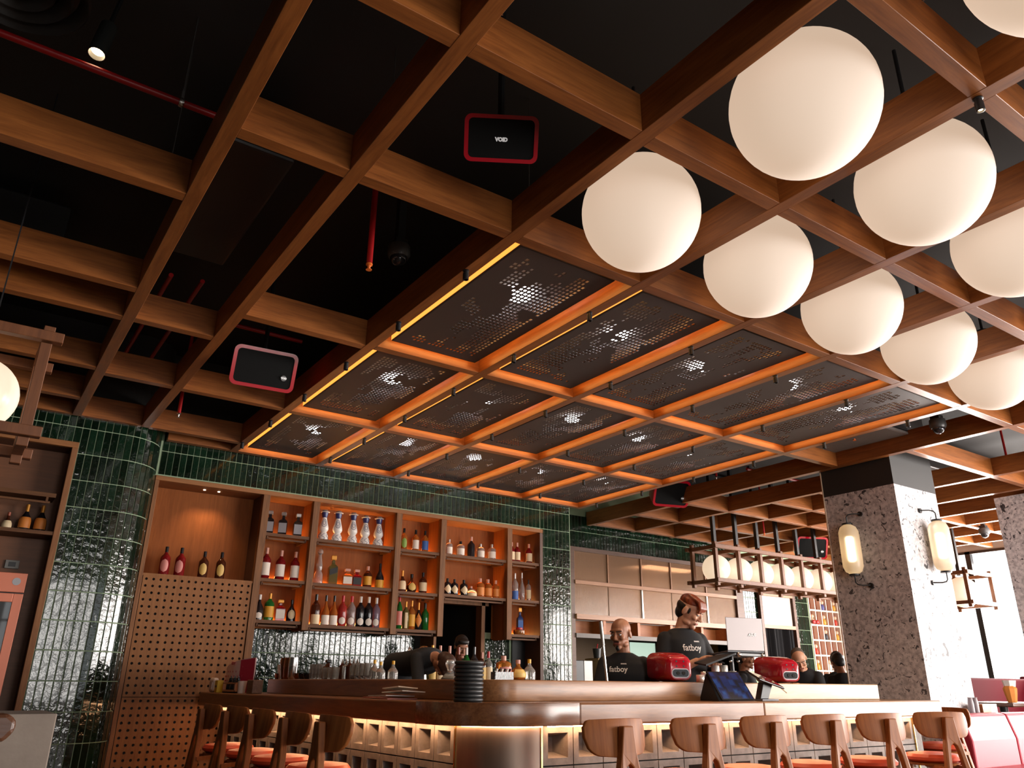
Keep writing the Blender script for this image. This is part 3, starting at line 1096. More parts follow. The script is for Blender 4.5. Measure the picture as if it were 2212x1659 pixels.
# niche: floor, lit top and drilled panel front
pg = MB()
nx, nz = 15, 29
x0, x1, z0, z1 = 1.645, 2.865, 0.25, 2.37
for r_ in range(1):
    pass
holes = []
sx = (x1 - x0) / nx
sz = 0.0726


def drilled(xa, xb, za, zb, nxx, nzz, parent, stag=False):
    """panel front with real round (octagonal) holes, one cell per hole"""
    cw, ch = (xb - xa) / nxx, (zb - za) / nzz
    vs, fs, mi = [], [], []
    rr = 0.0150
    for i in range(nxx):
        for j in range(nzz):
            ax, az = xa + i * cw, za + j * ch
            cx, cz = ax + cw / 2, az + ch / 2
            o = len(vs)
            ring = [(ax + cw, cz), (ax + cw, az + ch), (cx, az + ch), (ax, az + ch), (ax, cz), (ax, az), (cx, az), (ax + cw, az)]
            vs += [(x, FY + 0.004, z) for x, z in ring]
            vs += [(cx + rr * math.cos(k * PI / 4), FY + 0.004, cz + rr * math.sin(k * PI / 4)) for k in range(8)]
            vs += [(cx + rr * math.cos(k * PI / 4), FY + 0.03, cz + rr * math.sin(k * PI / 4)) for k in range(8)]
            for k in range(8):
                k2 = (k + 1) % 8
                fs += [(o + k, o + k2, o + 8 + k2, o + 8 + k), (o + 8 + k, o + 8 + k2, o + 16 + k2, o + 16 + k)]
                mi += [0, 0]
            fs.append(tuple(o + 16 + k for k in range(8)))
            mi.append(1)
    m = MB()
    m.v, m.f, m.m = vs, fs, mi
    return m.build('drilled_panel', [peg_ply, black], parent)


drilled(1.652, 2.858, 1.092, 2.345, 16, 17, su)
drilled(1.652, 2.858, 0.02, 1.086, 16, 15, su)
MB().box(1.645, 2.865, FY + 0.002, BY, 2.345, 2.37).build('niche_floor', peg_ply, su)
MB().box(1.645, 2.865, FY + 0.032, FY + 0.05, 0, 2.345).build('panel_core', black, su)
for x in (2.20, 2.37):
    MB().lathe([(0, 0), (0.014, 0), (0.014, 0.006), (0, 0.006)], 12).build('downlight', emis('downlight', (1.0, 0.75, 0.5), 14.0), su, (x, 9.74, 3.414))
    spot(x, 9.74, 10, 0, 0.06, 100, 3.408)

# ------------------------------------------------------------------ left cabinet and drinks fridge
lc = thing('cabinet', 'tall walnut niche cabinet set into the tiled wall at the left edge', 'cabinet', (0, 0, 0))
MB().box(-1.6, 0.70, 9.14, 9.195, 3.455, 3.515).build('frame_rail', MATS['frame_x'], lc, bevel=0.003, bseg=1)
MB().box(0.645, 0.70, 9.14, 9.195, 0.0, 3.455).build('frame_stile', MATS['frame_z'], lc, bevel=0.003, bseg=1)
MB().box(-1.6, 0.645, 9.148, 9.19, 2.565, 2.60).build('shelf', shelf_h, lc)
MB().box(-1.6, 0.60, 9.15, 9.19, 2.93, 2.97).box(0.52, 0.54, 9.16, 9.19, 2.88, 2.93).box(-1.6, 0.56, 9.165, 9.18, 2.87, 2.89).build('upper_shelf', shelf_h, lc)
# the cabinet is hung proud of the masonry so that its back stands in front of the tiles
lc.location = (0, -0.36, 0)
MB().box(0.655, 0.70, 9.195, 9.55, 0.0, 3.51).box(-1.6, 0.655, 9.195, 9.55, 3.47, 3.51).build('carcass_side', MATS['frame_dark'], lc)
MB().box(-1.6, 0.655, 9.50, 9.54, 0.0, 3.47).build('back_board', wood('cab_back', srgb(110, 66, 38), srgb(136, 84, 50), 'x', 0.5, contrast=0.7), lc)
MB().box(-1.6, 0.645, 9.19, 9.50, 2.565, 2.60).box(-1.6, 0.60, 9.19, 9.50, 2.94, 2.97).build('shelf_depth', shelf_h, lc)

copper = plain('copper_frame', srgb(196, 112, 84), 0.35, metal=0.3)
fr = thing('drinks_fridge', 'copper framed glass door fridge in the left cabinet', 'fridge', (0, 0, 0))
MB().box(-1.0, 0.52, 8.93, 9.12, 0.05, 2.20).build('body', black_metal, fr)
MB().box(-1.0, 0.52, 8.90, 8.93, 2.02, 2.20).build('header', copper, fr, bevel=0.004)
MB().box(0.44, 0.52, 8.89, 8.93, 0.05, 2.01).box(-1.0, 0.44, 8.89, 8.93, 1.93, 2.01).box(-1.0, 0.44, 8.89, 8.93, 0.05, 0.13).build('door_frame', copper, fr, bevel=0.004)
MB().box(-1.0, 0.44, 8.905, 8.915, 0.13, 1.93).build('door_glass', plain('fridge_glass', (0.06, 0.06, 0.06), 0.03, coat=1.0), fr)
MB().lathe([(0.0, 0), (0.035, 0), (0.035, 0.004), (0, 0.004)], 20, M=Matrix.Rotation(R(90), 3, 'X')).build('badge', plain('badge_silver', (0.25, 0.24, 0.25), 0.35, metal=0.6), fr, (0.44, 8.90, 2.12))
pb = thing('socket_plate', 'small grey wall plate above the copper fridge', 'socket', (0.38, 9.11, 2.30))
MB().box(-0.06, 0.06, 0, 0.012, -0.04, 0.04).build('plate', plain('plate_grey', (0.25, 0.24, 0.22), 0.5), pb, bevel=0.004)
MB().box(-0.03, 0.03, -0.004, 0, -0.022, 0.022).build('insert', black_metal, pb)

# pale stone host stand, lower left, with the rounded end of a timber rail before it
hs = thing('host_stand', 'pale stone clad stand at the lower left corner', 'stand', (0, 0, 0))
MB().box(-1.5, 0.397, 3.5, 3.9, 0.0, 1.135).build('stone_front', stone_mat, hs, bevel=0.004)
tr = thing('chair_rail', 'dark rounded timber rail end at the lower left corner', 'chair', (0, 0, 0))
MB().prism([(-0.8, 0.05), (0.205, 0.05), (0.23, 0.03), (0.23, 0.0), (0.205, -0.03), (-0.8, -0.03)], 2.95, 3.02, M=Matrix(((1, 0, 0), (0, 0, 1), (0, 1, 0)))).build('rail', wood('rail_dark', srgb(70, 42, 28), srgb(100, 64, 44), 'x', 0.3), tr, (0, 0, 1.105), bevel=0.012)
for x in (-0.7, -0.1):
    MB().box(x, x + 0.04, 2.96, 3.01, 0, 1.09).build('leg', MATS['rail_dark'], tr)


# ------------------------------------------------------------------ bottles
def profile(typ, R_, H):
    if typ == 'std':
        p = [(0.9, 0), (1, .02), (1, .58), (.92, .64), (.55, .72), (.34, .77), (.30, .82), (.30, .92)]
    elif typ == 'slope':
        p = [(0.9, 0), (1, .02), (1, .36), (.93, .46), (.62, .58), (.36, .68), (.27, .76), (.27, .92)]
    elif typ == 'round':
        p = [(0.75, 0), (.95, .06), (1.05, .2), (1.0, .36), (.7, .52), (.38, .62), (.28, .70), (.28, .90)]
    elif typ == 'square':
        p = [(1.2, 0), (1.25, .02), (1.25, .56), (1.15, .62), (.5, .70), (.42, .74), (.42, .84)]
    elif typ == 'flask':
        p = [(0.95, 0), (1, .03), (1, .62), (.92, .70), (.6, .76), (.32, .79), (.30, .84), (.30, .9)]
    elif typ == 'hour':
        p = [(1.0, 0), (1.05, .04), (1.0, .16), (.78, .24), (.62, .28), (.78, .31), (.98, .37), (.95, .44), (.70, .58), (.48, .72), (.40, .80), (.45, .86), (.52, .9)]
    elif typ == 'dome':
        p = [(1.2, 0), (1.3, .05), (1.3, .3), (1.15, .5), (.8, .68), (.35, .78), (.25, .82), (.25, .9)]
    elif typ == 'carafe':
        p = [(1.0, 0), (1.05, .03), (.95, .28), (.62, .36), (.62, .40), (.78, .46), (.62, .62), (.38, .8), (.36, .86)]
    else:
        p = [(1, 0), (1, .9)]
    return [(r * R_, z * H) for r, z in p]


def prof_r(p, z):
    for (r0, z0), (r1, z1) in zip(p, p[1:]):
        if z0 <= z <= z1 and z1 > z0:
            return r0 + (r1 - r0) * (z - z0) / (z1 - z0)
    return p[-1][0]


navy_ink = plain('ink_navy', (0.02, 0.03, 0.13), 0.4)


def label_patch(p, lab, H, R_, sq, face):
    """thin patch wrapped on the bottle, centred on the direction 'face'"""
    kind, _, colr = lab.partition('_')
    spec = dict(z0=.12, z1=.52, half=64)
    shape = 'rect'
    name = lab
    if lab in LAB:
        colname = lab
    elif kind == 'oval':
        colname, shape, spec = {'pink': 'pink', 'gold': 'gold', 'cream': 'cream', 'green': 'green'}[colr], 'oval', dict(z0=.10, z1=.55, half=46)
    elif kind == 'round':
        colname, shape, spec = colr, 'oval', dict(z0=.06, z1=.30, half=44)
    elif kind == 'dia':
        colname, shape, spec = colr, 'dia', dict(z0=.10, z1=.62, half=66)
    elif lab == 'diag':
        colname, shape, spec = 'black', 'diag', dict(z0=.36, z1=.56, half=60)
    elif colr == 'low':
        colname, spec = kind, dict(z0=.03, z1=.34, half=66)
    elif colr == 'thin':
        colname, spec = kind, dict(z0=.05, z1=.6, half=22)
    else:
        colname = 'white'
    n, k = 8, 8
    vs, fs = [], []
    for i in range(k + 1):
        t = i / k
        z = (spec['z0'] + (spec['z1'] - spec['z0']) * t) * H
        s = 2 * t - 1
        w = {'rect': 1.0, 'diag': 1.0, 'oval': math.sqrt(max(0.0, 1 - s * s)), 'dia': 1 - abs(s)}[shape]
        w = max(w, 0.03)
        for j in range(n + 1):
            a = R(spec['half']) * w * (2 * j / n - 1)
            zz = z + (0.05 * H * (2 * j / n - 1) if shape == 'diag' else 0)
            r = prof_r(p, zz) + 0.0012
            if sq:
                # square bottles: flat front at the apothem
                ap = r * math.cos(PI / 4)
                x, y = ap * (a / R(66)) * 0.95, -ap - 0.0012
            else:
                x, y = r * math.sin(a), -r * math.cos(a)
            vs.append((x, y, zz))
    for i in range(k):
        for j in range(n):
            q = i * (n + 1) + j
            fs.append((q, q + 1, q + n + 2, q + n + 1))
    return MB().add(vs, fs), LABM[colname]


def bottle(x, y, z, H, R_, typ, body, lab, cap, label, group, name='bottle', rz=0.0):
    t = thing(name, label, 'bottle', (x, y, z), rz, group)
    p = profile(typ, R_, H)
    sq = typ == 'square'
    MB().lathe(p, 4 if sq else 18, rot=PI / 4 if sq else 0).build('glass', BODY[body], t, smooth=not sq, bevel=0.004 if sq else 0)
    r1, z1 = p[-1]
    if cap == 'ball':
        MB().sphere((0, 0, H * 0.92), H * 0.085, 16, 10).build('stopper', CAP['ball'], t, smooth=True)
    elif typ == 'hour':
        MB().lathe([(r1, H * .86), (r1 * 1.3, H * .9), (r1 * 1.15, H * .80), (r1 * 0.9, H * .74)][::-1], 16).build('painted_collar', CAP['navy'], t, smooth=True)
        MB().lathe([(R_ * .5, H * .90), (R_ * .95, H * .915), (R_ * .95, H * .925), (R_ * .5, H * .93)], 18).build('rim', CAP['white'], t, smooth=True)
        MB().lathe([(R_ * .5, H * .93), (R_ * .62, H * .95), (R_ * .5, H * .99), (R_ * .2, H)], 16).build('stopper', CAP['silver'], t, smooth=True)
        for zc, rr in ((0.56, .30), (0.56, .16)):
            pts = []
            for k in range(17):
                a = 2 * PI * k / 16
                zz = (zc + rr * 0.42 * math.sin(a)) * H
                rad = prof_r(p, zz) + 0.001
                th = 0.9 * rr * 2.4 * math.cos(a)
                pts.append((rad * math.sin(th), -rad * math.cos(th), zz))
            MB().tube(pts, 0.0026, 5).build('painted_ring', navy_ink, t)
        for k in range(3):
            pts = []
            for q in range(9):
                zz = (0.03 + 0.19 * q / 8) * H
                th = -0.9 + 0.9 * k + 0.35 * math.sin(q * 0.9)
                rad = prof_r(p, zz) + 0.001
                pts.append((rad * math.sin(th), -rad * math.cos(th), zz))
            MB().tube(pts, 0.0026, 5).build('painted_scroll', navy_ink, t)
    elif sq and typ == 'square':
        MB().lathe([(r1 * 1.5, z1), (r1 * 1.7, z1 + H * .02), (r1 * 1.7, H * .97), (r1 * 1.3, H)], 4, rot=PI / 4).build('stopper', CAP[cap], t, bevel=0.002)
    else:
        long_ = H * (.30 if (cap == 'gold' and typ == 'slope') else .2)
        MB().lathe([(r1 * 1.12, H - long_), (r1 * 1.12, H * .995), (r1 * .9, H)], 14).build('cap', CAP[cap], t, smooth=True)
    if lab != 'none':
        m, mt = label_patch(p, lab, H, R_, sq, 0)
        m.build('paper_label', mt, t, smooth=True)
    return t


BOTTLES = [
('bottles in the tall niche', 'in the tall niche', 1.877, 9.68, 2.37, 0.309, 0.05, 'std', 'wine', 'oval_pink', 'black', 'red bottle with pink oval label, leftmost'),
('bottles in the tall niche', 'in the tall niche', 2.043, 9.68, 2.37, 0.312, 0.051, 'std', 'wine', 'oval_pink', 'black', 'red bottle with pink oval label, second from left'),
('bottles in the tall niche', 'in the tall niche', 2.305, 9.68, 2.37, 0.296, 0.049, 'std', 'brown', 'oval_gold', 'black', 'dark red bottle with yellow oval label, third from left'),
('bottles in the tall niche', 'in the tall niche', 2.502, 9.68, 2.37, 0.305, 0.049, 'std', 'brown', 'oval_gold', 'black', 'dark red bottle with yellow oval label, rightmost'),
('bottles on the top shelf', 'top shelf of first bay', 3.033, 9.72, 2.965, 0.286, 0.052, 'square', 'black', 'silver', 'silver', 'black square decanter bottle, leftmost'),
('bottles on the top shelf', 'top shelf of first bay', 3.204, 9.72, 2.965, 0.289, 0.052, 'square', 'black', 'silver', 'silver', 'black square decanter bottle, middle one'),
('bottles on the top shelf', 'top shelf of first bay', 3.393, 9.72, 2.965, 0.292, 0.053, 'square', 'black', 'silver', 'silver', 'black square decanter bottle, rightmost'),
('bottles on the middle shelf', 'middle shelf of first bay', 3.045, 9.72, 2.42, 0.366, 0.054, 'std', 'wine', 'white', 'pink', 'wine red bottle with large white label, leftmost'),
('bottles on the middle shelf', 'middle shelf of first bay', 3.23, 9.72, 2.42, 0.351, 0.054, 'std', 'wine', 'white', 'pink', 'wine red bottle with large white label, middle one'),
('bottles on the middle shelf', 'middle shelf of first bay', 3.415, 9.72, 2.42, 0.351, 0.052, 'std', 'wine', 'white', 'pink', 'wine red bottle with large white label, rightmost'),
('bottles on the low shelf', 'low shelf of first bay', 3.027, 9.72, 1.94, 0.285, 0.053, 'slope', 'black', 'round_white', 'white', 'black bottle with red neck and round white label'),
('bottles on the low shelf', 'low shelf of first bay', 3.151, 9.72, 1.94, 0.305, 0.053, 'std', 'green', 'yellow', 'gold', 'green bottle with broad yellow label'),
('bottles on the low shelf', 'low shelf of first bay', 3.289, 9.72, 1.94, 0.243, 0.056, 'square', 'wine', 'white', 'gold', 'square dark red decanter with white label'),
('bottles on the low shelf', 'low shelf of first bay', 3.431, 9.72, 1.94, 0.249, 0.051, 'slope', 'black', 'oval_cream', 'black', 'black bottle with cream oval label'),
('bottles on the top shelf', 'top shelf of wide bay', 3.744, 9.72, 2.96, 0.39, 0.057, 'hour', 'ceramic', 'none', 'navy', 'white and blue painted ceramic decanter, leftmost'),
('bottles on the top shelf', 'top shelf of wide bay', 3.934, 9.72, 2.96, 0.398, 0.058, 'hour', 'ceramic', 'none', 'navy', 'white and blue painted ceramic decanter, second'),
('bottles on the top shelf', 'top shelf of wide bay', 4.148, 9.72, 2.96, 0.403, 0.058, 'hour', 'ceramic', 'none', 'navy', 'white and blue painted ceramic decanter, third'),
('bottles on the top shelf', 'top shelf of wide bay', 4.328, 9.72, 2.96, 0.385, 0.059, 'hour', 'ceramic', 'none', 'navy', 'white and blue painted ceramic decanter, fourth'),
('bottles on the top shelf', 'top shelf of wide bay', 4.523, 9.72, 2.96, 0.394, 0.059, 'hour', 'ceramic', 'none', 'navy', 'white and blue painted ceramic decanter, rightmost'),
('bottles on the middle shelf', 'middle shelf of wide bay', 3.733, 9.72, 2.415, 0.419, 0.05, 'carafe', 'clear', 'none', 'ball', 'clear stacked glass carafe with ball stopper'),
('bottles on the middle shelf', 'middle shelf of wide bay', 3.922, 9.72, 2.415, 0.358, 0.056, 'square', 'olive', 'diag', 'gold', 'tall olive square bottle with slanted label'),
('bottles on the middle shelf', 'middle shelf of wide bay', 4.126, 9.72, 2.415, 0.213, 0.06, 'square', 'amber', 'white', 'pink', 'short square amber bottle with white label'),
('bottles on the middle shelf', 'middle shelf of wide bay', 4.258, 9.72, 2.415, 0.214, 0.057, 'square', 'wine', 'black', 'pink', 'short square dark red bottle with black label'),
('bottles on the middle shelf', 'middle shelf of wide bay', 4.413, 9.72, 2.415, 0.267, 0.052, 'std', 'brown', 'yellow', 'pink', 'brown bottle with tall yellow label'),
('bottles on the middle shelf', 'middle shelf of wide bay', 4.588, 9.72, 2.415, 0.315, 0.052, 'slope', 'black', 'yellow_low', 'black', 'black long necked bottle with yellow base band'),
('bottles on the low shelf', 'low shelf of wide bay', 3.74, 9.72, 1.915, 0.357, 0.052, 'std', 'brown', 'cream_low', 'black', 'brown bottle with cream lower half, leftmost'),
('bottles on the low shelf', 'low shelf of wide bay', 3.872, 9.72, 1.915, 0.354, 0.047, 'slope', 'amber', 'white_low', 'black', 'red amber bottle with square white label, left one'),
('bottles on the low shelf', 'low shelf of wide bay', 3.982, 9.72, 1.915, 0.356, 0.047, 'slope', 'amber', 'white_low', 'black', 'red amber bottle with square white label, right one'),
('bottles on the low shelf', 'low shelf of wide bay', 4.099, 9.72, 1.915, 0.364, 0.05, 'std', 'red', 'round_white', 'red', 'bright red bottle with round white label'),
('bottles on the low shelf', 'low shelf of wide bay', 4.221, 9.72, 1.915, 0.366, 0.05, 'std', 'clear', 'round_white', 'red', 'clear bottle with red neck and round label'),
('bottles on the low shelf', 'low shelf of wide bay', 4.345, 9.72, 1.915, 0.368, 0.051, 'std', 'black', 'round_white', 'white', 'black bottle with white neck, left of two'),
('bottles on the low shelf', 'low shelf of wide bay', 4.461, 9.72, 1.915, 0.371, 0.051, 'std', 'black', 'round_white', 'white', 'black bottle with white neck, right of two'),
('bottles on the low shelf', 'low shelf of wide bay', 4.571, 9.72, 1.915, 0.367, 0.048, 'std', 'violet', 'round_white', 'white', 'clear violet bottle with white neck, rightmost'),
('bottles on the top shelf', 'top shelf of third bay', 4.913, 9.72, 2.95, 0.294, 0.045, 'std', 'amber', 'oval_green', 'black', 'amber bottle with green oval label'),
('bottles on the top shelf', 'top shelf of third bay', 5.095, 9.72, 2.95, 0.291, 0.045, 'std', 'amber', 'white', 'black', 'amber bottle with white label'),
('bottles on the top shelf', 'top shelf of third bay', 5.243, 9.72, 2.95, 0.294, 0.045, 'std', 'amber', 'blue', 'black', 'amber bottle with blue label'),
('bottles on the middle shelf', 'middle shelf of third bay', 4.925, 9.72, 2.395, 0.274, 0.05, 'slope', 'brown', 'cream', 'gold', 'brown bottle with long gold neck and cream label'),
('bottles on the middle shelf', 'middle shelf of third bay', 5.068, 9.72, 2.395, 0.239, 0.06, 'round', 'brown', 'oval_gold', 'black', 'bulging dark brown bottle with small gold oval'),
('bottles on the middle shelf', 'middle shelf of third bay', 5.243, 9.72, 2.395, 0.273, 0.051, 'std', 'brown', 'cream', 'black', 'dark brown bottle with small cream label'),
('bottles on the low shelf', 'low shelf of third bay', 4.907, 9.72, 1.915, 0.425, 0.037, 'std', 'green', 'pink', 'red', 'green bottle with red cap and pale pink label'),
('bottles on the low shelf', 'low shelf of third bay', 5.006, 9.72, 1.915, 0.346, 0.043, 'std', 'olive', 'cream_thin', 'gold', 'golden bottle with narrow upright cream label'),
('bottles on the low shelf', 'low shelf of third bay', 5.094, 9.72, 1.915, 0.363, 0.047, 'std', 'amber', 'yellow', 'gold', 'pale yellow bottle with broad yellow label'),
('bottles on the low shelf', 'low shelf of third bay', 5.2, 9.72, 1.915, 0.345, 0.044, 'slope', 'black', 'dia_orange', 'gold', 'dark bottle with orange diamond label'),
('bottles on the low shelf', 'low shelf of third bay', 5.302, 9.72, 1.915, 0.341, 0.047, 'std', 'green', 'none', 'black', 'ribbed bright green bottle, rightmost'),
('bottles on the top shelf', 'top shelf of fourth bay', 5.639, 9.72, 2.95, 0.221, 0.043, 'flask', 'clear', 'white', 'silver', 'clear flask bottle with pale label, leftmost'),
('bottles on the top shelf', 'top shelf of fourth bay', 5.83, 9.72, 2.95, 0.212, 0.053, 'flask', 'clear', 'white', 'black', 'clear flask bottle with pale label, second from left'),
('bottles on the top shelf', 'top shelf of fourth bay', 6.009, 9.72, 2.95, 0.293, 0.05, 'std', 'black', 'none', 'pink', 'plain black bottle with pink cork'),
('bottles on the top shelf', 'top shelf of fourth bay', 6.171, 9.72, 2.95, 0.21, 0.054, 'flask', 'clear', 'white', 'silver', 'clear flask bottle with pale label, right of black bottle'),
('bottles on the top shelf', 'top shelf of fourth bay', 6.369, 9.72, 2.95, 0.223, 0.055, 'flask', 'clear', 'white', 'silver', 'clear flask bottle with pale label, rightmost'),
('bottles on the middle shelf', 'middle shelf of fourth bay', 5.634, 9.72, 2.405, 0.219, 0.049, 'flask', 'black', 'dia_cream', 'black', 'black flask with cream diamond label, leftmost'),
('bottles on the middle shelf', 'middle shelf of fourth bay', 5.748, 9.72, 2.405, 0.215, 0.049, 'flask', 'black', 'dia_cream', 'black', 'black flask with cream diamond label, middle one'),
('bottles on the middle shelf', 'middle shelf of fourth bay', 5.903, 9.72, 2.405, 0.217, 0.052, 'flask', 'black', 'dia_cream', 'black', 'black flask with cream diamond label, rightmost'),
('bottles on the middle shelf', 'middle shelf of fourth bay', 6.027, 9.72, 2.405, 0.141, 0.059, 'dome', 'clear', 'cream_low', 'pink', 'low dome shaped clear bottle with cream base'),
('bottles on the middle shelf', 'middle shelf of fourth bay', 6.179, 9.72, 2.405, 0.258, 0.057, 'flask', 'amber', 'orange', 'pink', 'amber flask with orange label, leftmost'),
('bottles on the middle shelf', 'middle shelf of fourth bay', 6.313, 9.72, 2.405, 0.254, 0.057, 'flask', 'amber', 'orange', 'pink', 'amber flask with orange label, middle one'),
('bottles on the middle shelf', 'middle shelf of fourth bay', 6.449, 9.72, 2.405, 0.25, 0.051, 'flask', 'amber', 'orange', 'pink', 'amber flask with orange label, rightmost'),
('bottles on the top shelf', 'top shelf of last bay', 6.727, 9.72, 2.955, 0.285, 0.042, 'std', 'wine', 'cream', 'pink', 'dark red bottle with cream label, half hidden by post'),
('bottles on the top shelf', 'top shelf of last bay', 6.827, 9.72, 2.955, 0.287, 0.045, 'std', 'wine', 'cream', 'pink', 'dark red bottle with cream label, middle one'),
('bottles on the top shelf', 'top shelf of last bay', 7.046, 9.72, 2.955, 0.289, 0.046, 'std', 'wine', 'cream', 'pink', 'dark red bottle with cream label, rightmost'),
('bottles on the middle shelf', 'middle shelf of last bay', 6.789, 9.72, 2.405, 0.374, 0.048, 'std', 'clear', 'blue_low', 'silver', 'tall clear bottle with blue base and silver cap'),
('bottles on the middle shelf', 'middle shelf of last bay', 6.917, 9.72, 2.405, 0.393, 0.041, 'slope', 'clear', 'none', 'silver', 'slim clear bottle with long neck'),
('bottles on the middle shelf', 'middle shelf of last bay', 7.039, 9.72, 2.405, 0.303, 0.035, 'flask', 'clear', 'cream', 'black', 'clear bottle with black cap and pale label'),
('bottles on the low shelf', 'low shelf of last bay', 6.884, 9.72, 1.92, 0.369, 0.041, 'square', 'navy', 'blue', 'gold', 'slim dark blue square bottle with pale figure label'),
('bottles in the left cabinet', 'left cabinet', 0.263, 9.35, 2.6, 0.181, 0.047, 'round', 'brown', 'cream', 'copper', 'squat brown bottle with round cream label'),
('bottles in the left cabinet', 'left cabinet', 0.413, 9.35, 2.6, 0.28, 0.059, 'slope', 'black', 'orange', 'gold', 'dark bottle with long gold neck and orange label, left'),
('bottles in the left cabinet', 'left cabinet', 0.55, 9.35, 2.6, 0.287, 0.059, 'slope', 'black', 'orange', 'gold', 'dark bottle with long gold neck and orange label, right'),
]
for g, where, x, y, z, H, R_, typ, body, lab, cap, desc in BOTTLES:
    if 'left cabinet' in where:
        bottle(x * 0.961, 8.98, 2.60, H * .96, R_ * .96, typ, body, lab, cap, desc + ', ' + where, g, rz=R(-4))
    else:
        bottle(x, y, z, H * 1.05, R_ * 1.12, typ, body, lab, cap, desc + ', ' + where, g, rz=R(-random.uniform(8, 24)))
tub = thing('tub', 'small round amber tub with red lid on the low shelf of the last bay', 'tub', (6.86, 9.70, 1.92))
MB().lathe([(0.085, 0), (0.09, 0.02), (0.09, 0.06), (0.08, 0.07)], 24).build('body', BODY['amber'], tub, smooth=True)
MB().lathe([(0.045, 0.07), (0.05, 0.075), (0.05, 0.10), (0.04, 0.105)], 20).build('lid', CAP['red'], tub, smooth=True)
bx = thing('gift_box', 'dark blue gift box standing behind the slim blue bottle', 'box', (6.70, 9.84, 1.92))
MB().box(-0.06, 0.06, -0.06, 0.06, 0, 0.36).build('carton', plain('box_navy', (0.02, 0.025, 0.05), 0.4), bx, bevel=0.003)

# ------------------------------------------------------------------ kitchen front fitments
kf = thing('kitchen_screen', 'walnut framed screen of fluted glass over the kitchen pass', 'screen', (0, 0, 0))
KY = 10.62
dk = wood('screen_dark', srgb(78, 52, 40), srgb(110, 76, 58), 'x', 0.5)
MB().box(8.55, 13.0, KY - 0.03, KY + 0.06, 3.43, 3.50).build('head_rail', dk, kf)
MB().box(8.55, 8.65, KY - 0.03, KY + 0.06, 0, 3.43).build('stile', dk, kf)
MB().box(12.78, 12.98, KY - 0.05, KY + 0.06, 0, 3.43).build('stile', dk, kf)
mid = wood('screen_mid', srgb(140, 96, 66), srgb(178, 126, 90), 'x', 0.45)
MB().box(8.65, 12.78, KY - 0.05, KY + 0.06, 2.87, 2.93).build('middle_rail', mid, kf)
MB().box(8.65, 12.78, KY - 0.07, KY + 0.10, 2.29, 2.37).build('lower_rail', mid, kf)
MB().box(8.65, 12.78, KY - 0.05, KY + 0.06, 1.99, 2.06).build('pass_rail', plain('rail_grey', srgb(84, 72, 64), 0.5), kf)
gx = [8.65, 9.43, 10.24, 11.0, 11.95, 12.78]
for a, b_ in zip(gx, gx[1:]):
    MB().box(a + 0.01, b_ - 0.01, KY, KY + 0.012, 2.93, 3.43).build('glass_panel', fluted_mat, kf)
    MB().box(a + 0.01, b_ - 0.01, KY, KY + 0.012, 2.37, 2.87).build('glass_panel', fluted_mat, kf)
    MB().box(a - 0.012, a + 0.012, KY - 0.02, KY + 0.03, 2.93, 3.43).build('mullion', mid, kf)
for x in (10.235, 11.95):
    MB().box(x - 0.015, x + 0.015, KY - 0.02, KY + 0.03, 2.37, 2.87).build('mullion', steel, kf)
MB().box(8.65, 12.78, KY + 0.30, KY + 0.32, 2.06, 2.29).build('cubby_back', cubby_wood, kf)
MB().box(8.65, 12.78, KY, KY + 0.30, 2.05, 2.065).build('cubby_floor', cubby_wood, kf)
for x in (9.32, 10.13, 10.95, 11.77, 12.5):
    MB().box(x - 0.03, x + 0.03, KY, KY + 0.30, 2.06, 2.29).build('cubby_divider', cubby_wood, kf)
kc = thing('kitchen_counter', 'steel kitchen counter inside the pass', 'counter', (0, 0, 0))
MB().box(8.66, 12.77, 10.70, 11.4, 0, 1.22).build('cabinet', plain('counter_steel', (0.35, 0.34, 0.33), 0.35, metal=0.8), kc)
ke = thing('coffee_grinder', 'black and steel appliance on the kitchen counter at the left of the pass', 'appliance', (8.98, 11.0, 1.22))
MB().box(-0.25, 0.0, -0.2, 0.2, 0, 0.42).build('black_side', black_metal, ke, bevel=0.01)
MB().box(0.005, 0.2, -0.2, 0.2, 0, 0.42).build('steel_front', plain('dull_steel', (0.22, 0.21, 0.2), 0.4, metal=0.6), ke, bevel=0.01)
kp = thing('storage_bin', 'tan storage bin standing on the kitchen counter beside the black appliance', 'bin', (9.55, 11.05, 1.22))
MB().lathe([(0.2, 0), (0.24, 0.42), (0.26, 0.43), (0.26, 0.46), (0.20, 0.47)], 4, rot=PI / 4).build('bin', plain('bin_tan', srgb(150, 124, 84), 0.6), kp, bevel=0.01)
kt = thing('tool_jar', 'dark jar of kitchen tools on the tan bin in the pass', 'jar', (9.5, 11.05, 1.69))
MB().lathe([(0.06, 0), (0.08, 0.16), (0.07, 0.16)], 14).build('jar', black_metal, kt, smooth=True)
MB().tube([(0.02, 0, 0.1), (0.12, 0, 0.2)], 0.008).build('spoon', steel, kt)
MB().tube([(-0.02, 0, 0.1), (0.06, 0.05, 0.24)], 0.01).build('ladle', pipe_red, kt)
kw = struct('window_3')
MB().box(12.42, 13.2, 13.36, 13.38, 1.30, 2.16).build('pane', emis('green_daylight', (0.62, 0.85, 0.68), 0.75), kw)
MB().box(12.37, 13.25, 13.34, 13.40, 2.14, 2.20).box(12.37, 12.42, 13.34, 13.40, 1.25, 2.15).box(13.2, 13.25, 13.34, 13.40, 1.25, 2.15).build('frame', steel, kw)
eh = thing('added_reflector', 'added pale hood blurred behind the lower fluted glass', 'reflector', (0, 0, 0))  # added pale box, made up to brighten the lower glass row
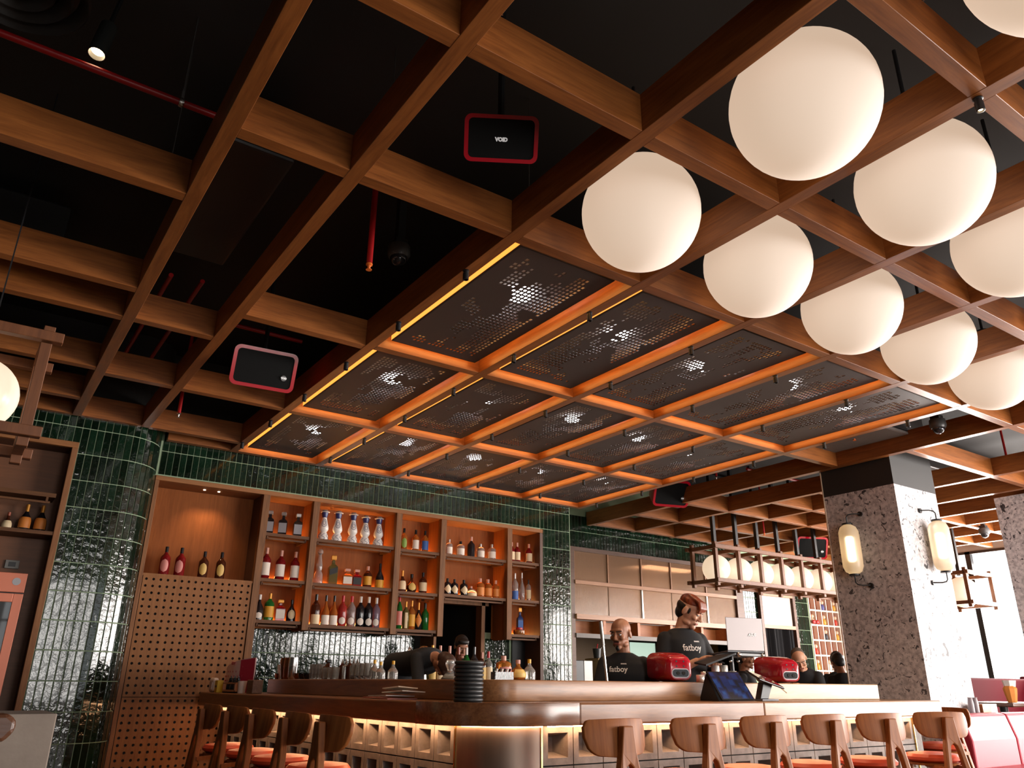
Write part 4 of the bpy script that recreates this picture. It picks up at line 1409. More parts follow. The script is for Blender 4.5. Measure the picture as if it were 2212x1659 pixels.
MB().box(8.9, 12.6, 11.25, 11.9, 2.32, 2.72).box(9.2, 12.3, 11.4, 11.8, 2.72, 5.0).build('pale_block', plain('reflector_pale', (0.62, 0.58, 0.54), 0.5), eh, bevel=0.01)
kl = thing('added_fill_light', 'added unseen fill light brightening the kitchen behind the pass', 'lamp', (11.2, 10.98, 3.35))  # added glowing panel, there only to keep the kitchen from going dark
MB().box(-0.6, 0.6, -0.15, 0.15, 0, 0.03).build('diffuser', emis('added_fill_glow', (1.0, 0.80, 0.60), 4.0), kl)
MB().box(-0.62, 0.62, -0.17, 0.17, 0.03, 0.06).box(-0.01, 0.01, -0.01, 0.01, 0.06, 1.65).build('housing', white_paint, kl)
kd = struct('door_1')
MB().box(13.45, 13.98, 12.2, 12.26, 0, 2.10).build('door_leaf', plain('door_yellow', srgb(196, 148, 76), 0.5), kd)
MB().box(13.98, 14.04, 12.18, 12.28, 0, 2.15).build('door_frame', black_metal, kd)

# dark framed opening with fluted glass and curtain
kg = thing('curtain_opening', 'dark framed opening with one fluted pane above a black curtain', 'opening', (0, 0, 0))
MB().box(13.5, 13.58, 10.58, 10.70, 0, 3.5).box(14.58, 14.66, 10.58, 10.70, 0, 3.5).box(13.58, 14.58, 10.58, 10.70, 3.44, 3.5).build('frame', dk, kg)
MB().box(13.58, 14.58, 10.58, 10.66, 3.00, 3.07).box(13.58, 14.58, 10.58, 10.66, 2.36, 2.43).build('rail', mid, kg)
for z0, z1 in ((3.07, 3.44), (2.43, 3.00)):
    MB().box(13.6, 14.56, 10.63, 10.642, z0, z1).build('glass_panel', plain('pale_fluted', srgb(226, 214, 200), 0.35, trans=0.4), kg)
MB().box(13.5, 14.66, 10.95, 11.0, 0, 3.5).build('rear_board', white_paint, kg)
cu = MB()
pts = [(13.6 + 0.96 * k / 60, 10.66 + 0.03 * math.sin(k * 1.05) + 0.01 * math.sin(k * 2.3)) for k in range(61)]
cu.strip(pts, [(x, y + 0.006) for x, y in pts], 0.05, 2.36)
cu.build('curtain', plain('curtain_black', (0.016, 0.016, 0.019), 0.9), kg, smooth=True)

# pigeonhole shelf with small toys
cs = thing('pigeonhole_shelf', 'white edged pigeonhole shelf of orange timber beside the tiled pier', 'shelf', (0, 0, 0))
CX0, CX1, CZ0, CZ1 = 15.22, 16.0, 1.0, 3.12
cwall = plain('pigeon_white', srgb(232, 220, 206), 0.5)
MB().box(CX0, CX1 + 0.7, 10.765, 10.79, CZ0, CZ1).build('back', plain('pigeon_orange', srgb(164, 72, 24), 0.5), cs)
nxp = 7
for k in range(nxp + 1):
    x = CX0 + 0.02 + (1.48 - 0.04) * k / nxp
    MB().box(x - 0.014, x + 0.014, 10.66, 10.76, CZ0, CZ1).build('divider', cwall, cs)
for k in range(8):
    z = CZ1 - 0.31 * k
    MB().box(CX0, CX0 + 1.48, 10.655, 10.755, z - 0.016, z + 0.016).build('shelf', cwall, cs)
toycols = [srgb(222, 190, 160), srgb(200, 60, 40), srgb(90, 90, 150), srgb(226, 160, 60), srgb(60, 60, 66), srgb(230, 220, 210)]
rnd = random.Random(3)
rown = ['top', 'second', 'third', 'fourth', 'fifth', 'sixth', 'seventh']
for r_ in range(5):
    for c_ in (0, 2, 4):
        if rnd.random() < 0.25:
            continue
        xx = CX0 + 0.02 + (1.44) * (c_ + 0.5) / nxp
        zz = CZ1 - 0.31 * (r_ + 1) + 0.018
        tcol = plain('toy_%d' % (r_ * 7 + c_), rnd.choice(toycols), 0.5)
        tt = thing('toy', 'small toy in the pigeonhole shelf, %s row, %s column' % (rown[r_], ['first', 'second', 'third', 'fourth', 'fifth'][c_]), 'toy', (xx, 10.70, zz), group='toys in the pigeonholes')
        MB().lathe([(0.03, 0), (0.05, 0.03), (0.042, 0.10), (0.02, 0.125)], 10).build('body', tcol, tt, smooth=True)
        MB().sphere((0, 0, 0.165), 0.042, 12, 8).build('head', plain('toy_face', srgb(226, 190, 160), 0.5), tt, smooth=True)
rb = thing('boxing_gloves', 'pair of small red gloves hanging on the pigeonhole shelf', 'gloves', (15.28, 10.62, 2.56))
for s in (0, 1):
    MB().sphere((0.13 * s, 0, 0), (0.06, 0.035, 0.045), 14, 8).build('glove', leather_red, rb, smooth=True)

# ------------------------------------------------------------------ the bar
FL = 0.0467                                   # the long left arm opens out by this slope
bar = thing('bar', 'long timber topped bar with grey breeze block front and metal corner', 'bar', (0, 0, 0))
CX, CY = 3.22, 4.70


def arc_pts(a, b, n=14):
    return [(CX - a * math.cos(PI / 2 * k / n), CY - b * math.sin(PI / 2 * k / n)) for k in range(n + 1)]


def left_line(x0, y):
    return (x0 - FL * (y - CY), y)


def lpath(xo, ymax):                          # from the far end of the left arm down to the corner
    return [left_line(xo, ymax), left_line(xo, 7.0)]


XE = 7.86
# the worktop: left arm, corner and right arm are jointed pieces of timber
MB().strip([left_line(2.62, 9.42), left_line(2.62, 7), left_line(2.62, 4.86)], [left_line(3.35, 9.42), left_line(3.35, 7), left_line(3.35, 4.86)], 1.008, 1.142).build('worktop', bar_y, bar, bevel=0.012)
ca = [left_line(2.62, 4.858)] + arc_pts(0.60, 0.50, 16) + [(3.45, 4.20)]
ci = [left_line(3.35, 4.858)] + [(3.35 + 0.004 * k, 4.86 - 0.004 * k) for k in range(17)] + [(3.45, 4.84)]
corner_w = wood('bar_corner', srgb(90, 54, 32), srgb(134, 88, 54), 'x', 0.22, coat=0.5)
MB().strip(ca, ci, 1.008, 1.142).build('worktop', corner_w, bar, bevel=0.012, smooth=True)
MB().box(3.452, 5.28, 4.20, 4.84, 1.008, 1.142).build('worktop', bar_x, bar, bevel=0.012)
MB().box(5.282, XE, 4.20, 4.84, 1.008, 1.142).build('worktop', wood('bar_wood_pale', srgb(120, 82, 52), srgb(172, 130, 94), 'x', 0.3, coat=0.2), bar, bevel=0.012)
# raised ledge
lo = [left_line(2.99, 8.45), left_line(2.99, 7), left_line(2.99, 4.83)] + [(3.22 - 0.232 * math.cos(PI / 2 * k / 10), 4.80 - 0.23 * math.sin(PI / 2 * k / 10)) for k in range(11)] + [(5.23, 4.57)]
li = [left_line(3.33, 8.45), left_line(3.33, 7), left_line(3.33, 4.93)] + [(3.33 + 0.003 * k, 4.92 - 0.001 * k) for k in range(11)] + [(5.23, 4.91)]
MB().strip(lo[:3], li[:3], 1.1425, 1.278).build('ledge', bar_y, bar, bevel=0.008)
MB().strip(lo[2:], li[2:], 1.1425, 1.278).build('ledge', wood('ledge_wood', srgb(112, 72, 42), srgb(166, 116, 74), 'x', 0.34, coat=0.15), bar, bevel=0.008, smooth=True)
MB().box(5.232, 7.46, 4.57, 4.91, 1.1425, 1.278).build('ledge', wood('ledge_pale', srgb(150, 112, 76), srgb(190, 152, 112), 'x', 0.4), bar, bevel=0.008)
# core behind the blocks
core = plain('bar_core', (0.02, 0.02, 0.02), 0.9)
MB().strip([left_line(3.04, 9.38), left_line(3.04, 4.7)], [left_line(3.3, 9.38), left_line(3.3, 4.7)], 0.0, 1.007).build('core', core, bar)
MB().box(3.25, 7.58, 4.55, 4.80, 0.0, 1.007).build('core', core, bar)
# curved metal corner with brass edges
mo = [(2.84, 4.72)] + [(CX - 0.384 * math.cos(PI / 2 * k / 20), CY - 0.38 * math.sin(PI / 2 * k / 20)) for k in range(21)] + [(3.235, 4.32)]
mi_ = [(x + (0.02 if i < 12 else 0.0), y + (0.0 if i < 8 else 0.02)) for i, (x, y) in enumerate(mo)]
MB().strip(mo, mi_, 0.0, 1.007).build('corner_sheet', corner_metal, bar, smooth=True)
MB().box(3.224, 3.236, 4.312, 4.33, 0, 1.007).build('brass_edge', brass, bar)
MB().box(2.832, 2.846, 4.715, 4.727, 0, 1.007).build('brass_edge', brass, bar)


def block_mesh(w, h):
    """hollow breeze block: rim, funnel shaped opening and small dark slot at its back"""
    g = 0.004
    x0, x1, z0, z1 = g, w - g, g, h - g
    t = 0.041
    a = [(x0, 0, z0), (x1, 0, z0), (x1, 0, z1), (x0, 0, z1)]
    a2 = [(x0 - 0, 0.12, z0), (x1, 0.12, z0), (x1, 0.12, z1), (x0, 0.12, z1)]
    b_ = [(x0 + t, 0, z0 + t), (x1 - t, 0, z0 + t), (x1 - t, 0, z1 - t), (x0 + t, 0, z1 - t)]
    u = 0.068
    c = [(x0 + u, 0.13, z0 + u), (x1 - u, 0.13, z0 + u), (x1 - u, 0.13, z1 - u), (x0 + u, 0.13, z1 - u)]
    vs = a + a2 + b_ + c
    fs = []
    for k in range(4):
        k2 = (k + 1) % 4
        fs += [(k, k2, 8 + k2, 8 + k), (4 + k2, 4 + k, k, k2), (8 + k, 8 + k2, 12 + k2, 12 + k)]
    fs.append((12, 13, 14, 15))
    m = MB().add(vs, fs)
    m.box(w * 0.5 - 0.012, w * 0.5 + 0.012, 0.124, 0.131, z0 + u + 0.012, z1 - u - 0.012, 1)
    return m.mesh('breeze_block', [block_mat, black])


BHt = 0.236
bm_r = block_mesh(0.2515, BHt)
bm_l = block_mesh(0.2425, BHt)
for r_ in range(4):
    z = 1.006 - BHt * (r_ + 1)
    for k in range(17):
        put('breeze_block', bm_r, bar, (3.238 + 0.2515 * k, 4.32, z))
    for k in range(19):
        y = 4.735 + 0.2425 * (k + 1)
        x, yy = left_line(2.84, y)
        put('breeze_block', bm_l, bar, (x, yy, z), (0, 0, R(-90) + math.atan(FL)))
MB().box(7.515, 7.62, 4.31, 4.80, 0, 1.007).build('end_post', block_mat, bar)
MB().box(7.508, 7.515, 4.305, 4.32, 0, 1.007).build('brass_edge', brass, bar)
# warm strip light tucked under the worktop
MB().box(3.25, 7.5, 4.268, 4.282, 0.998, 1.0075).build('led_strip', led_warm, bar)
MB().strip([left_line(2.782, 9.35), left_line(2.782, 4.75)], [left_line(2.796, 9.35), left_line(2.796, 4.75)], 0.998, 1.0075).build('led_strip', led_warm, bar)
MB().strip([(CX - 0.41 * math.cos(PI / 2 * k / 12), CY - 0.41 * math.sin(PI / 2 * k / 12)) for k in range(13)], [(CX - 0.398 * math.cos(PI / 2 * k / 12), CY - 0.398 * math.sin(PI / 2 * k / 12)) for k in range(13)], 0.998, 1.0075).build('led_strip', led_warm, bar)

# inner worktop behind the right arm and the speed rail behind the left arm
sr = thing('speed_rail', 'steel bottle rail standing inside the bar before the dark doorway', 'rack', (0, 0, 0))
MB().box(4.56, 5.50, 8.18, 8.42, 1.215, 1.245).build('tray', steel, sr)
for x in (4.60, 5.46):
    MB().box(x - 0.015, x + 0.015, 8.2, 8.4, 0, 1.215).build('leg', steel, sr)

# ------------------------------------------------------------------ bar stools


def bend(me, k):
    for v in me.vertices:
        v.co.y += k * v.co.x * v.co.x
    me.update()


def stool_parts(legm):
    back = MB()
    outl = rrect(0.46, 0.185, 0.075, 6)
    vs, fs = [], []
    # rounded shell curved round the sitter: a grid of strips so it bends smoothly
    nx_ = 26
    for i in range(nx_ + 1):
        x = -0.23 + 0.46 * i / nx_
        et = max(0.0, (abs(x) - 0.195) / 0.035)
        eb = max(0.0, (abs(x) - 0.145) / 0.085)
        top = 0.088 - 0.034 * (1 - math.sqrt(max(0.0, 1 - min(1, et) ** 2)))
        bot = -0.095 + 0.085 * (1 - math.sqrt(max(0.0, 1 - min(1, eb) ** 2))) + 0.02 * (abs(x) / 0.23)
        y = 1.15 * x * x
        for yy in (-0.011, 0.011):
            for z in (bot, top):
                vs.append((x, y + yy, z + 0.012 * (z / 0.1)))
    for i in range(nx_):
        o = i * 4
        for a, b_ in ((0, 1), (1, 3), (3, 2), (2, 0)):
            fs.append((o + a, o + 4 + a, o + 4 + b_, o + b_))
    fs += [(0, 1, 3, 2), (nx_ * 4, nx_ * 4 + 2, nx_ * 4 + 3, nx_ * 4 + 1)]
    back_me = back.add([(x * 1.05, y, z) for x, y, z in vs], fs).mesh('backrest', stool_wood, smooth=True, bevel=0.005)
    # a rear frame: one flat trunk that forks into two splayed legs
    S_ = [(0.0, 1.04), (-0.034, 1.035), (-0.048, 0.93), (-0.066, 0.84)]
    poly = [(-0.040, 1.035), (0.040, 1.035), (0.058, 0.90), (0.082, 0.80), (0.205, 0.02), (0.155, 0.02), (0.040, 0.78), (0.027, 0.825), (0.0, 0.842),
            (-0.027, 0.825), (-0.040, 0.78), (-0.155, 0.02), (-0.205, 0.02), (-0.082, 0.80), (-0.058, 0.90)]
    return back_me, poly


def make_stool(label, x, y, rz, group, first):
    t = thing('bar_stool', label, 'stool', (x, y, 0), rz, group)
    if not STOOL:
        back_me, poly = stool_parts(None)
        STOOL['back'] = back_me
        frm = MB()
        half = 0.018
        n = len(poly)
        vs = [(px, -0.002 - 0.10 * max(0, (0.85 - pz)) ** 1.0 * 0.9 + yy, pz) for yy in (-half - 0.014, half - 0.006) for px, pz in poly]
        fs = [tuple(range(n)), tuple(reversed(range(n, 2 * n)))] + [(i, (i + 1) % n, n + (i + 1) % n, n + i) for i in range(n)]
        STOOL['frame'] = frm.add(vs, fs).mesh('rear_frame', stool_wood, bevel=0.007)
        pts = [(0.0, 0.0, 0)]
        seat = MB()
        seat.lathe([(0.0, 0.690), (0.17, 0.690), (0.205, 0.710), (0.21, 0.730), (0.19, 0.752), (0.12, 0.761), (0.0, 0.763)], 28, c=(0, 0.25, 0))
        STOOL['seat'] = seat.mesh('seat', seat_orange, smooth=True)
        STOOL['base'] = MB().lathe([(0.0, 0.67), (0.19, 0.67), (0.2, 0.689), (0.0, 0.689)], 28, c=(0, 0.25, 0)).mesh('seat_base', stool_wood, smooth=True)
        STOOL['leg'] = [MB().tube([(s * 0.13, 0.36, 0.675), (s * 0.19, 0.43, 0.02)], 0.02, 10, radii=[0.024, 0.016]).mesh('leg', stool_wood, smooth=True) for s in (-1, 1)]
        STOOL['rest'] = MB().bar((-0.17, 0.40, 0.28), (0.17, 0.40, 0.28), 0.018, 0.03).bar((-0.17, 0.40, 0.28), (-0.16, -0.05, 0.28), 0.018, 0.03).bar((0.17, 0.40, 0.28), (0.16, -0.05, 0.28), 0.018, 0.03).mesh('footrest', stool_wood)
        STOOL['stay'] = [MB().bar((s * 0.10, -0.03, 0.655), (s * 0.10, 0.20, 0.675), 0.03, 0.03).mesh('stay', stool_wood) for s in (-1, 1)]
    put('backrest', STOOL['back'], t, (0, 0.022, 0.975), (R(-7), 0, 0))
    put('rear_frame', STOOL['frame'], t)
    put('seat', STOOL['seat'], t)
    put('seat_base', STOOL['base'], t)
    for q in STOOL['leg']:
        put('leg', q, t)
    put('footrest', STOOL['rest'], t)
    for q in STOOL['stay']:
        put('stay', q, t)
    return t


STOOL = {}
ordn = ['nearest the curved corner', 'second from the curved corner', 'third from the curved corner', 'fourth from the curved corner', 'fifth from the curved corner', 'at the far right end']
for k, (x, rz) in enumerate([(3.27, 3), (3.96, 2), (4.60, 0), (5.25, -3), (5.93, -10), (6.75, -24)]):
    make_stool('timber bar stool with orange seat along the right arm, ' + ordn[k], x, 3.585, R(rz), 'stools along the right arm', k == 0)
for k, (y, rz) in enumerate([(4.74, -90), (5.36, -92), (6.06, -90), (6.68, -88), (7.38, -90)]):
    make_stool('dark timber bar stool with orange seat along the left arm, ' + ordn[k], 1.93, y, R(rz), 'stools along the left arm', False)
t = make_stool('timber bar stool with red seat turned sideways at the open right end of the bar', 8.45, 4.45, R(90), 'stools along the right arm', False)

# ------------------------------------------------------------------ red benches and the table behind
bn = thing('bench', 'long pale red leather bench beside the papered pillar at lower right', 'bench', (0, 0, 0))
for x0, x1 in ((9.02, 9.985), (10.0, 11.2), (11.215, 12.38)):
    m = MB()
    m.prism([(0.0, 0.44), (0.20, 0.44), (0.20, 0.985), (0.14, 1.0), (0.07, 0.985), (0.0, 0.74)], 0, x1 - x0, M=Matrix(((0, 0, 1), (1, 0, 0), (0, 1, 0))))
    m.build('back_cushion', bench_red, bn, (x0, 4.56, 0), bevel=0.02)
MB().box(9.02, 12.38, 4.02, 4.60, 0.36, 0.48).build('seat_cushion', bench_red, bn, bevel=0.03)
MB().box(9.06, 12.38, 4.10, 4.74, 0.0, 0.36).build('plinth', stool_wood, bn)
b2 = thing('bench', 'shade-darkened red bench back under the far window at right', 'bench', (0, 0, 0))
MB().box(12.6, 14.6, 6.3, 6.45, 0.4, 1.40).build('back_cushion', plain('bench_shaded', (0.085, 0.003, 0.008), 0.8, spec=0.1), b2, bevel=0.03)  # base colour darkened to stand for the weaker light there
MB().box(14.62, 14.8, 5.6, 6.45, 0.4, 1.44).build('end_cushion', MATS['bench_shaded'], b2, bevel=0.03)
MB().box(12.6, 14.6, 5.8, 6.3, 0.0, 0.48).build('seat_cushion', MATS['bench_shaded'], b2, bevel=0.03)
tb = thing('table', 'dark round edged dining table before the shade-darkened red bench', 'table', (11.75, 5.45, 0))
MB().box(-0.6, 0.6, -0.4, 0.4, 1.035, 1.085).build('tabletop', wood('table_dark', srgb(70, 44, 34), srgb(104, 70, 54), 'x', 0.3), tb, bevel=0.015)
MB().lathe([(0.05, 0.02), (0.05, 1.035)], 14).lathe([(0.25, 0), (0.25, 0.02), (0.05, 0.04)], 20).build('pedestal', black_metal, tb, smooth=True)
wr_ = thing('wrapped_snack', 'orange and white paper wrapped snack standing on the dark table', 'food', (11.70, 5.30, 1.085))
MB().lathe([(0.055, 0), (0.075, 0.10), (0.085, 0.17), (0.06, 0.2)], 9).build('orange_wrap', plain('wrap_orange', srgb(222, 140, 60), 0.6), wr_)
MB().lathe([(0.05, 0.12), (0.07, 0.2), (0.085, 0.27), (0.05, 0.26)], 7).build('white_paper', paper_white, wr_, (0.01, 0, 0))
mn = thing('menu_board', 'dark green board leaning by the pillar behind the table', 'board', (11.25, 5.95, 1.04), rot=(R(-8), 0, R(4)))
for x in (-0.26, 0.10):
    MB().box(x - 0.015, x + 0.015, -0.01, 0.01, -1.03, 0.05).build('leg', black_metal, mn)
MB().box(-0.3, 0.14, -0.01, 0.01, 0.05, 0.34).build('board', plain('board_green', srgb(70, 84, 78), 0.5), mn, bevel=0.004)
sh = thing('side_shelf', 'low divider shelf behind the pale red bench', 'shelf', (0, 0, 0))
MB().box(9.72, 10.5, 4.78, 4.945, 0.0, 0.985).build('carcass', stool_wood, sh)
bk = thing('wooden_box', 'open timber box of white napkins on the divider behind the bench', 'box', (10.02, 4.86, 0.985))
MB().box(-0.16, 0.02, -0.06, 0.06, 0, 0.10).build('box', cubby_wood, bk)
MB().box(0.025, 0.17, -0.06, 0.05, 0, 0.10).build('napkins', paper_white, bk)
for k in range(2):
    o = MB().lathe([(0.03, 0), (0.032, 0.1), (0.024, 0.16), (0.03, 0.17)], 12).build('pepper_mill', plain('mill_grey', srgb(150, 140, 144), 0.4), None, (9.75 + 0.065 * k, 4.87 - 0.02 * k, 0.985), smooth=True)
    tag(o, ['taller', 'shorter'][k] + ' grey mill standing beside the timber napkin box', 'mill')

# ------------------------------------------------------------------ things on the bar
LEDGE = 1.279
TOP = 1.143


def on_ledge(y, off=0.10):
    return left_line(2.99 + off, y)


st = thing('bowl_stack', 'tall stack of dark grey plates on the bar corner', 'plates', (2.84, 4.58, TOP))
st.scale = (0.73, 0.73, 0.74)
plate = MB().lathe([(0.0, 0.0), (0.118, 0.0), (0.124, 0.003), (0.131, 0.010), (0.133, 0.017), (0.131, 0.024), (0.124, 0.031), (0.118, 0.033), (0.0, 0.030)], 32).mesh('plate', plain('plate_black', (0.025, 0.026, 0.027), 0.42), smooth=True)
for k in range(10):
    put('plate', plate, st, (random.uniform(-.002, .002), random.uniform(-.002, .002), 0.0335 * k))
mt = thing('paper_menus', 'flat fold of printed white menu cards lying on the bar near the plate stack', 'menu', (2.80, 5.62, TOP), R(80))
for i, (x0, x1, y0, y1, z0, m_) in enumerate(((-0.32, 0.36, -0.11, 0.11, 0.0, 'pink'), (-0.24, 0.14, -0.10, 0.12, 0.008, 'white'), (-0.40, -0.05, -0.09, 0.09, 0.020, 'white'), (-0.30, -0.06, -0.06, 0.10, 0.034, 'cream'))):
    MB().box(x0, x1, y0, y1, z0 * 1.3 + 0.004 * i, z0 * 1.3 + 0.004 * i + 0.007).build('card', [LABM['pink'], paper_white, plain('card_cream', srgb(232, 216, 200), 0.6)][0 if m_ == 'pink' else (1 if m_ == 'white' else 2)], mt, rot=(R(1.5 * i), R(1.2 * i), R(4 * i)))

# far end of the left arm
ex, ey = left_line(2.82, 9.0)
mm = thing('menu_stand', 'curved pink spotted menu cards standing at the far end of the bar', 'menu', (0, 0, 0))
dots = plain('dot_red', (0.45, 0.01, 0.05), 0.5)
card = plain('menu_pink', srgb(226, 190, 190), 0.5)
P = []
for k in range(13):
    y = 9.36 - 0.85 * k / 12
    P.append((left_line(2.86, y)[0] - 0.10 * math.sin(PI * k / 12), y))
topz = [1.30 + 0.185 * min(1, (k / 12) ** 0.55 * 1.05) for k in range(13)]
m = MB()
vs = [(x, y, 1.145) for x, y in P] + [(x, y, z) for (x, y), z in zip(P, topz)] + [(x + 0.01, y, 1.145) for x, y in P] + [(x + 0.01, y, z) for (x, y), z in zip(P, topz)]
fs = []
for k in range(12):
    fs += [(k, k + 1, 14 + k, 13 + k), (26 + k + 1, 26 + k, 39 + k, 39 + k + 1), (13 + k, 14 + k, 40 + k, 39 + k)]
fs += [(0, 13, 39, 26), (12, 38, 51, 25)]
m.add(vs, fs).build('card', card, mm, smooth=True)
dm = MB()
for i in range(1, 10):
    for j in range(6):
        k = i + (0.5 if j % 2 else 0)
        x0_, y0_ = P[int(k)]
        x1_, y1_ = P[min(12, int(k) + 1)]
        f_ = k - int(k)
        xx, yy = x0_ + (x1_ - x0_) * f_, y0_ + (y1_ - y0_) * f_
        zz = 1.17 + 0.045 * j
        if zz < 1.29 + 0.185 * (k / 12) ** 0.55 - 0.05:
            dm.lathe([(0, -0.001), (0.010, -0.001), (0.010, 0.001), (0, 0.001)], 6, c=(xx - 0.0025, yy, zz), M=Matrix.Rotation(R(90), 3, 'Y'))
o = dm.build('printed_dots', dots, mm)
o['kind'] = 'stuff'
a0, a1 = P[9], P[12]
MB().add([(a0[0] - .004, a0[1], 1.145), (a1[0] - .004, a1[1], 1.145), (a1[0] - .004, a1[1], topz[12] - .004), (a0[0] - .004, a0[1], topz[9] - .004)], [(0, 1, 2, 3)]).build('red_panel', dots, mm)
tm = text_mesh('fatboy', 0.055, dots, 0.0005, bold=0.001)
put('lettering', tm, mm, (P[7][0] - 0.006, P[7][1], 1.435), (R(90), 0, R(-90)))
for name, lab, cat, y, off, shp in (('soap_bottle', 'white rounded dispenser at the far end of the bar', 'dispenser', 9.20, 0.07, 'white'),
                                    ('tea_box', 'small yellow box beside the white dispenser on the bar', 'box', 9.03, 0.07, 'yellow')):
    x, yy = left_line(2.62 + off, y)
    t = thing(name, lab, cat, (x, yy, TOP))
    if shp == 'white':
        MB().box(-0.03, 0.03, -0.09, 0.09, 0, 0.145).build('body', plain('disp_white', srgb(222, 206, 200), 0.4), t, bevel=0.025)
        MB().box(-0.035, -0.03, -0.05, 0.05, 0.03, 0.10).build('front', plain('disp_front', srgb(200, 186, 182), 0.4), t)
    else:
        MB().box(-0.03, 0.03, -0.045, 0.045, 0, 0.12).build('carton', plain('tea_yellow', srgb(206, 170, 30), 0.5), t, bevel=0.003)
        MB().box(-0.032, -0.03, -0.03, 0.03, 0.05, 0.07).build('print', black_metal, t)
x, yy = left_line(2.72, 8.66)
cr = thing('condiment_crate', 'small timber crate with three dark sauce bottles on the bar', 'crate', (x, yy, TOP))
MB().box(-0.05, 0.05, -0.21, 0.21, 0, 0.012).box(-0.05, -0.044, -0.21, 0.21, 0.0, 0.03).box(-0.05, -0.044, -0.21, 0.21, 0.085, 0.10).box(-0.05, 0.05, -0.21, -0.20, 0, 0.10).box(-0.05, 0.05, 0.20, 0.21, 0, 0.10).build('crate', plain('crate_wood', srgb(196, 140, 104), 0.6), cr)
for k in range(3):
    j = thing('sauce_bottle', 'dark sauce bottle in the timber crate, %s of three' % ['left', 'middle', 'right'][k], 'bottle', (x + 0.002, yy + 0.13 - 0.13 * k, TOP + 0.013), group='sauce bottles in the crate')
    MB().lathe([(0.036, 0), (0.04, 0.01), (0.04, 0.07), (0.02, 0.10), (0.016, 0.11)], 14).build('glass', black_gloss, j, smooth=True)
    MB().lathe([(0.018, 0.11), (0.018, 0.128), (0.006, 0.135), (0.005, 0.15)], 12).build('cap', CAP['black'], j, smooth=True)
x, yy = left_line(2.70, 8.36)
t = thing('cup', 'white cup next to the sauce crate on the bar', 'cup', (x, yy, TOP))
MB().lathe([(0.036, 0), (0.045, 0.115), (0.041, 0.115), (0.034, 0.012), (0, 0.012)], 20).build('cup', plain('cup_cream', srgb(222, 204, 190), 0.45), t, smooth=True)
x, yy = left_line(2.74, 8.12)
t = thing('cutlery_holder', 'brown timber cutlery holder on the bar beside the white cup', 'holder', (x, yy, TOP))
MB().box(-0.05, 0.05, -0.09, 0.09, 0, 0.125).build('box', wood('holder_wood', srgb(96, 62, 42), srgb(130, 90, 62), 'y', 0.5), t, bevel=0.006)
for k in range(3):
    MB().tube([(0, -0.04 + 0.04 * k, 0.125), (0.01, -0.10 + 0.07 * k, 0.20)], 0.006, 6).build('handle', black_metal, t)
x, yy = on_ledge(8.36)
t = thing('note_card', 'small white note card standing behind the cutlery holder', 'card', (x - 0.02, yy, LEDGE - 0.0), R(80))
MB().box(-0.09, 0.09, -0.002, 0.002, 0, 0.14).build('card', paper_white, t, rot=(R(-6), 0, 0))

# bar tools and glasses on the left ledge
copper_cup = plain('copper_cup', srgb(150, 92, 56), 0.25, metal=0.8)


def lathe_thing(name, lab, cat, loc, prof, mat, seg=20, group=None, part='body', extra=None):
    t = thing(name, lab, cat, loc, 0, group)
    MB().lathe(prof, seg).build(part, mat, t, smooth=True)
    if extra:
        MB().lathe(extra[0], seg).build(extra[2], extra[1], t, smooth=True)
    return t


shk = [(0.036, 0), (0.044, 0.02), (0.048, 0.17), (0.045, 0.205), (0.0, 0.205)]
ex_ = [(0.0465, 0.115), (0.0475, 0.118), (0.0475, 0.124), (0.0465, 0.127)]
for i, (y, c, m_) in enumerate(((8.30, 'brown copper cocktail shaker tin, left of two on the ledge', copper_cup), (8.20, 'narrow copper shaker tin between two others on the ledge', copper_cup), (8.08, 'bright steel cocktail shaker tin, right of the copper ones', steel))):
    x, yy = on_ledge(y)
    lathe_thing('shaker', c, 'shaker', (x, yy, LEDGE), shk, m_, 24, 'shaker tins on the ledge', 'tin', (ex_, m_, 'ring'))
for i, (y, c, m_) in enumerate(((8.44, 'tiny copper jigger left of the shakers', copper_cup), (7.93, 'small copper mug just right of the steel shaker', copper_cup), (7.82, 'small black dish right of the copper mug', black_gloss), (7.70, 'small dark dish nearest the shot glasses', black_gloss))):
    x, yy = on_ledge(min(y, 8.42))
    lathe_thing('small_cup', c, 'cup', (x, yy, LEDGE), [(0.03, 0), (0.045, 0.02), (0.045, 0.055), (0.038, 0.055), (0.032, 0.02), (0, 0.01)], m_, 18)
sg = MB().lathe([(0.018, 0), (0.019, 0.008), (0.025, 0.05), (0.022, 0.05), (0.016, 0.01), (0, 0.008)], 12).mesh('shot_glass', BODY['clear'], smooth=True)
for s in range(4):
    y = 7.62 - 0.075 * s
    x, yy = on_ledge(y)
    t = thing('shot_glass_stack', 'stack of small shot glasses on the ledge, %s of four stacks' % ['first', 'second', 'third', 'last'][s], 'glasses', (x, yy, LEDGE), group='shot glass stacks')
    for k in range(3):
        put('shot_glass', sg, t, (0, 0, 0.042 * k))
x, yy = on_ledge(7.27)
bottle(x, yy, LEDGE, 0.17, 0.045, 'square', 'brown', 'none', 'black', 'squat brown glass jar beside the shot glasses on the ledge', 'ledge bottles')
for k in range(3):
    x, yy = on_ledge(7.19 - 0.10 * k, 0.05)
    lathe_thing('tumbler', 'clear small tumbler before the pour bottles, %s' % ['left one', 'middle one', 'right one'][k], 'glass', (x, yy, LEDGE), [(0.03, 0), (0.036, 0.10), (0.033, 0.10), (0.028, 0.01), (0, 0.01)], BODY['clear'], 16, 'tumblers on the ledge')
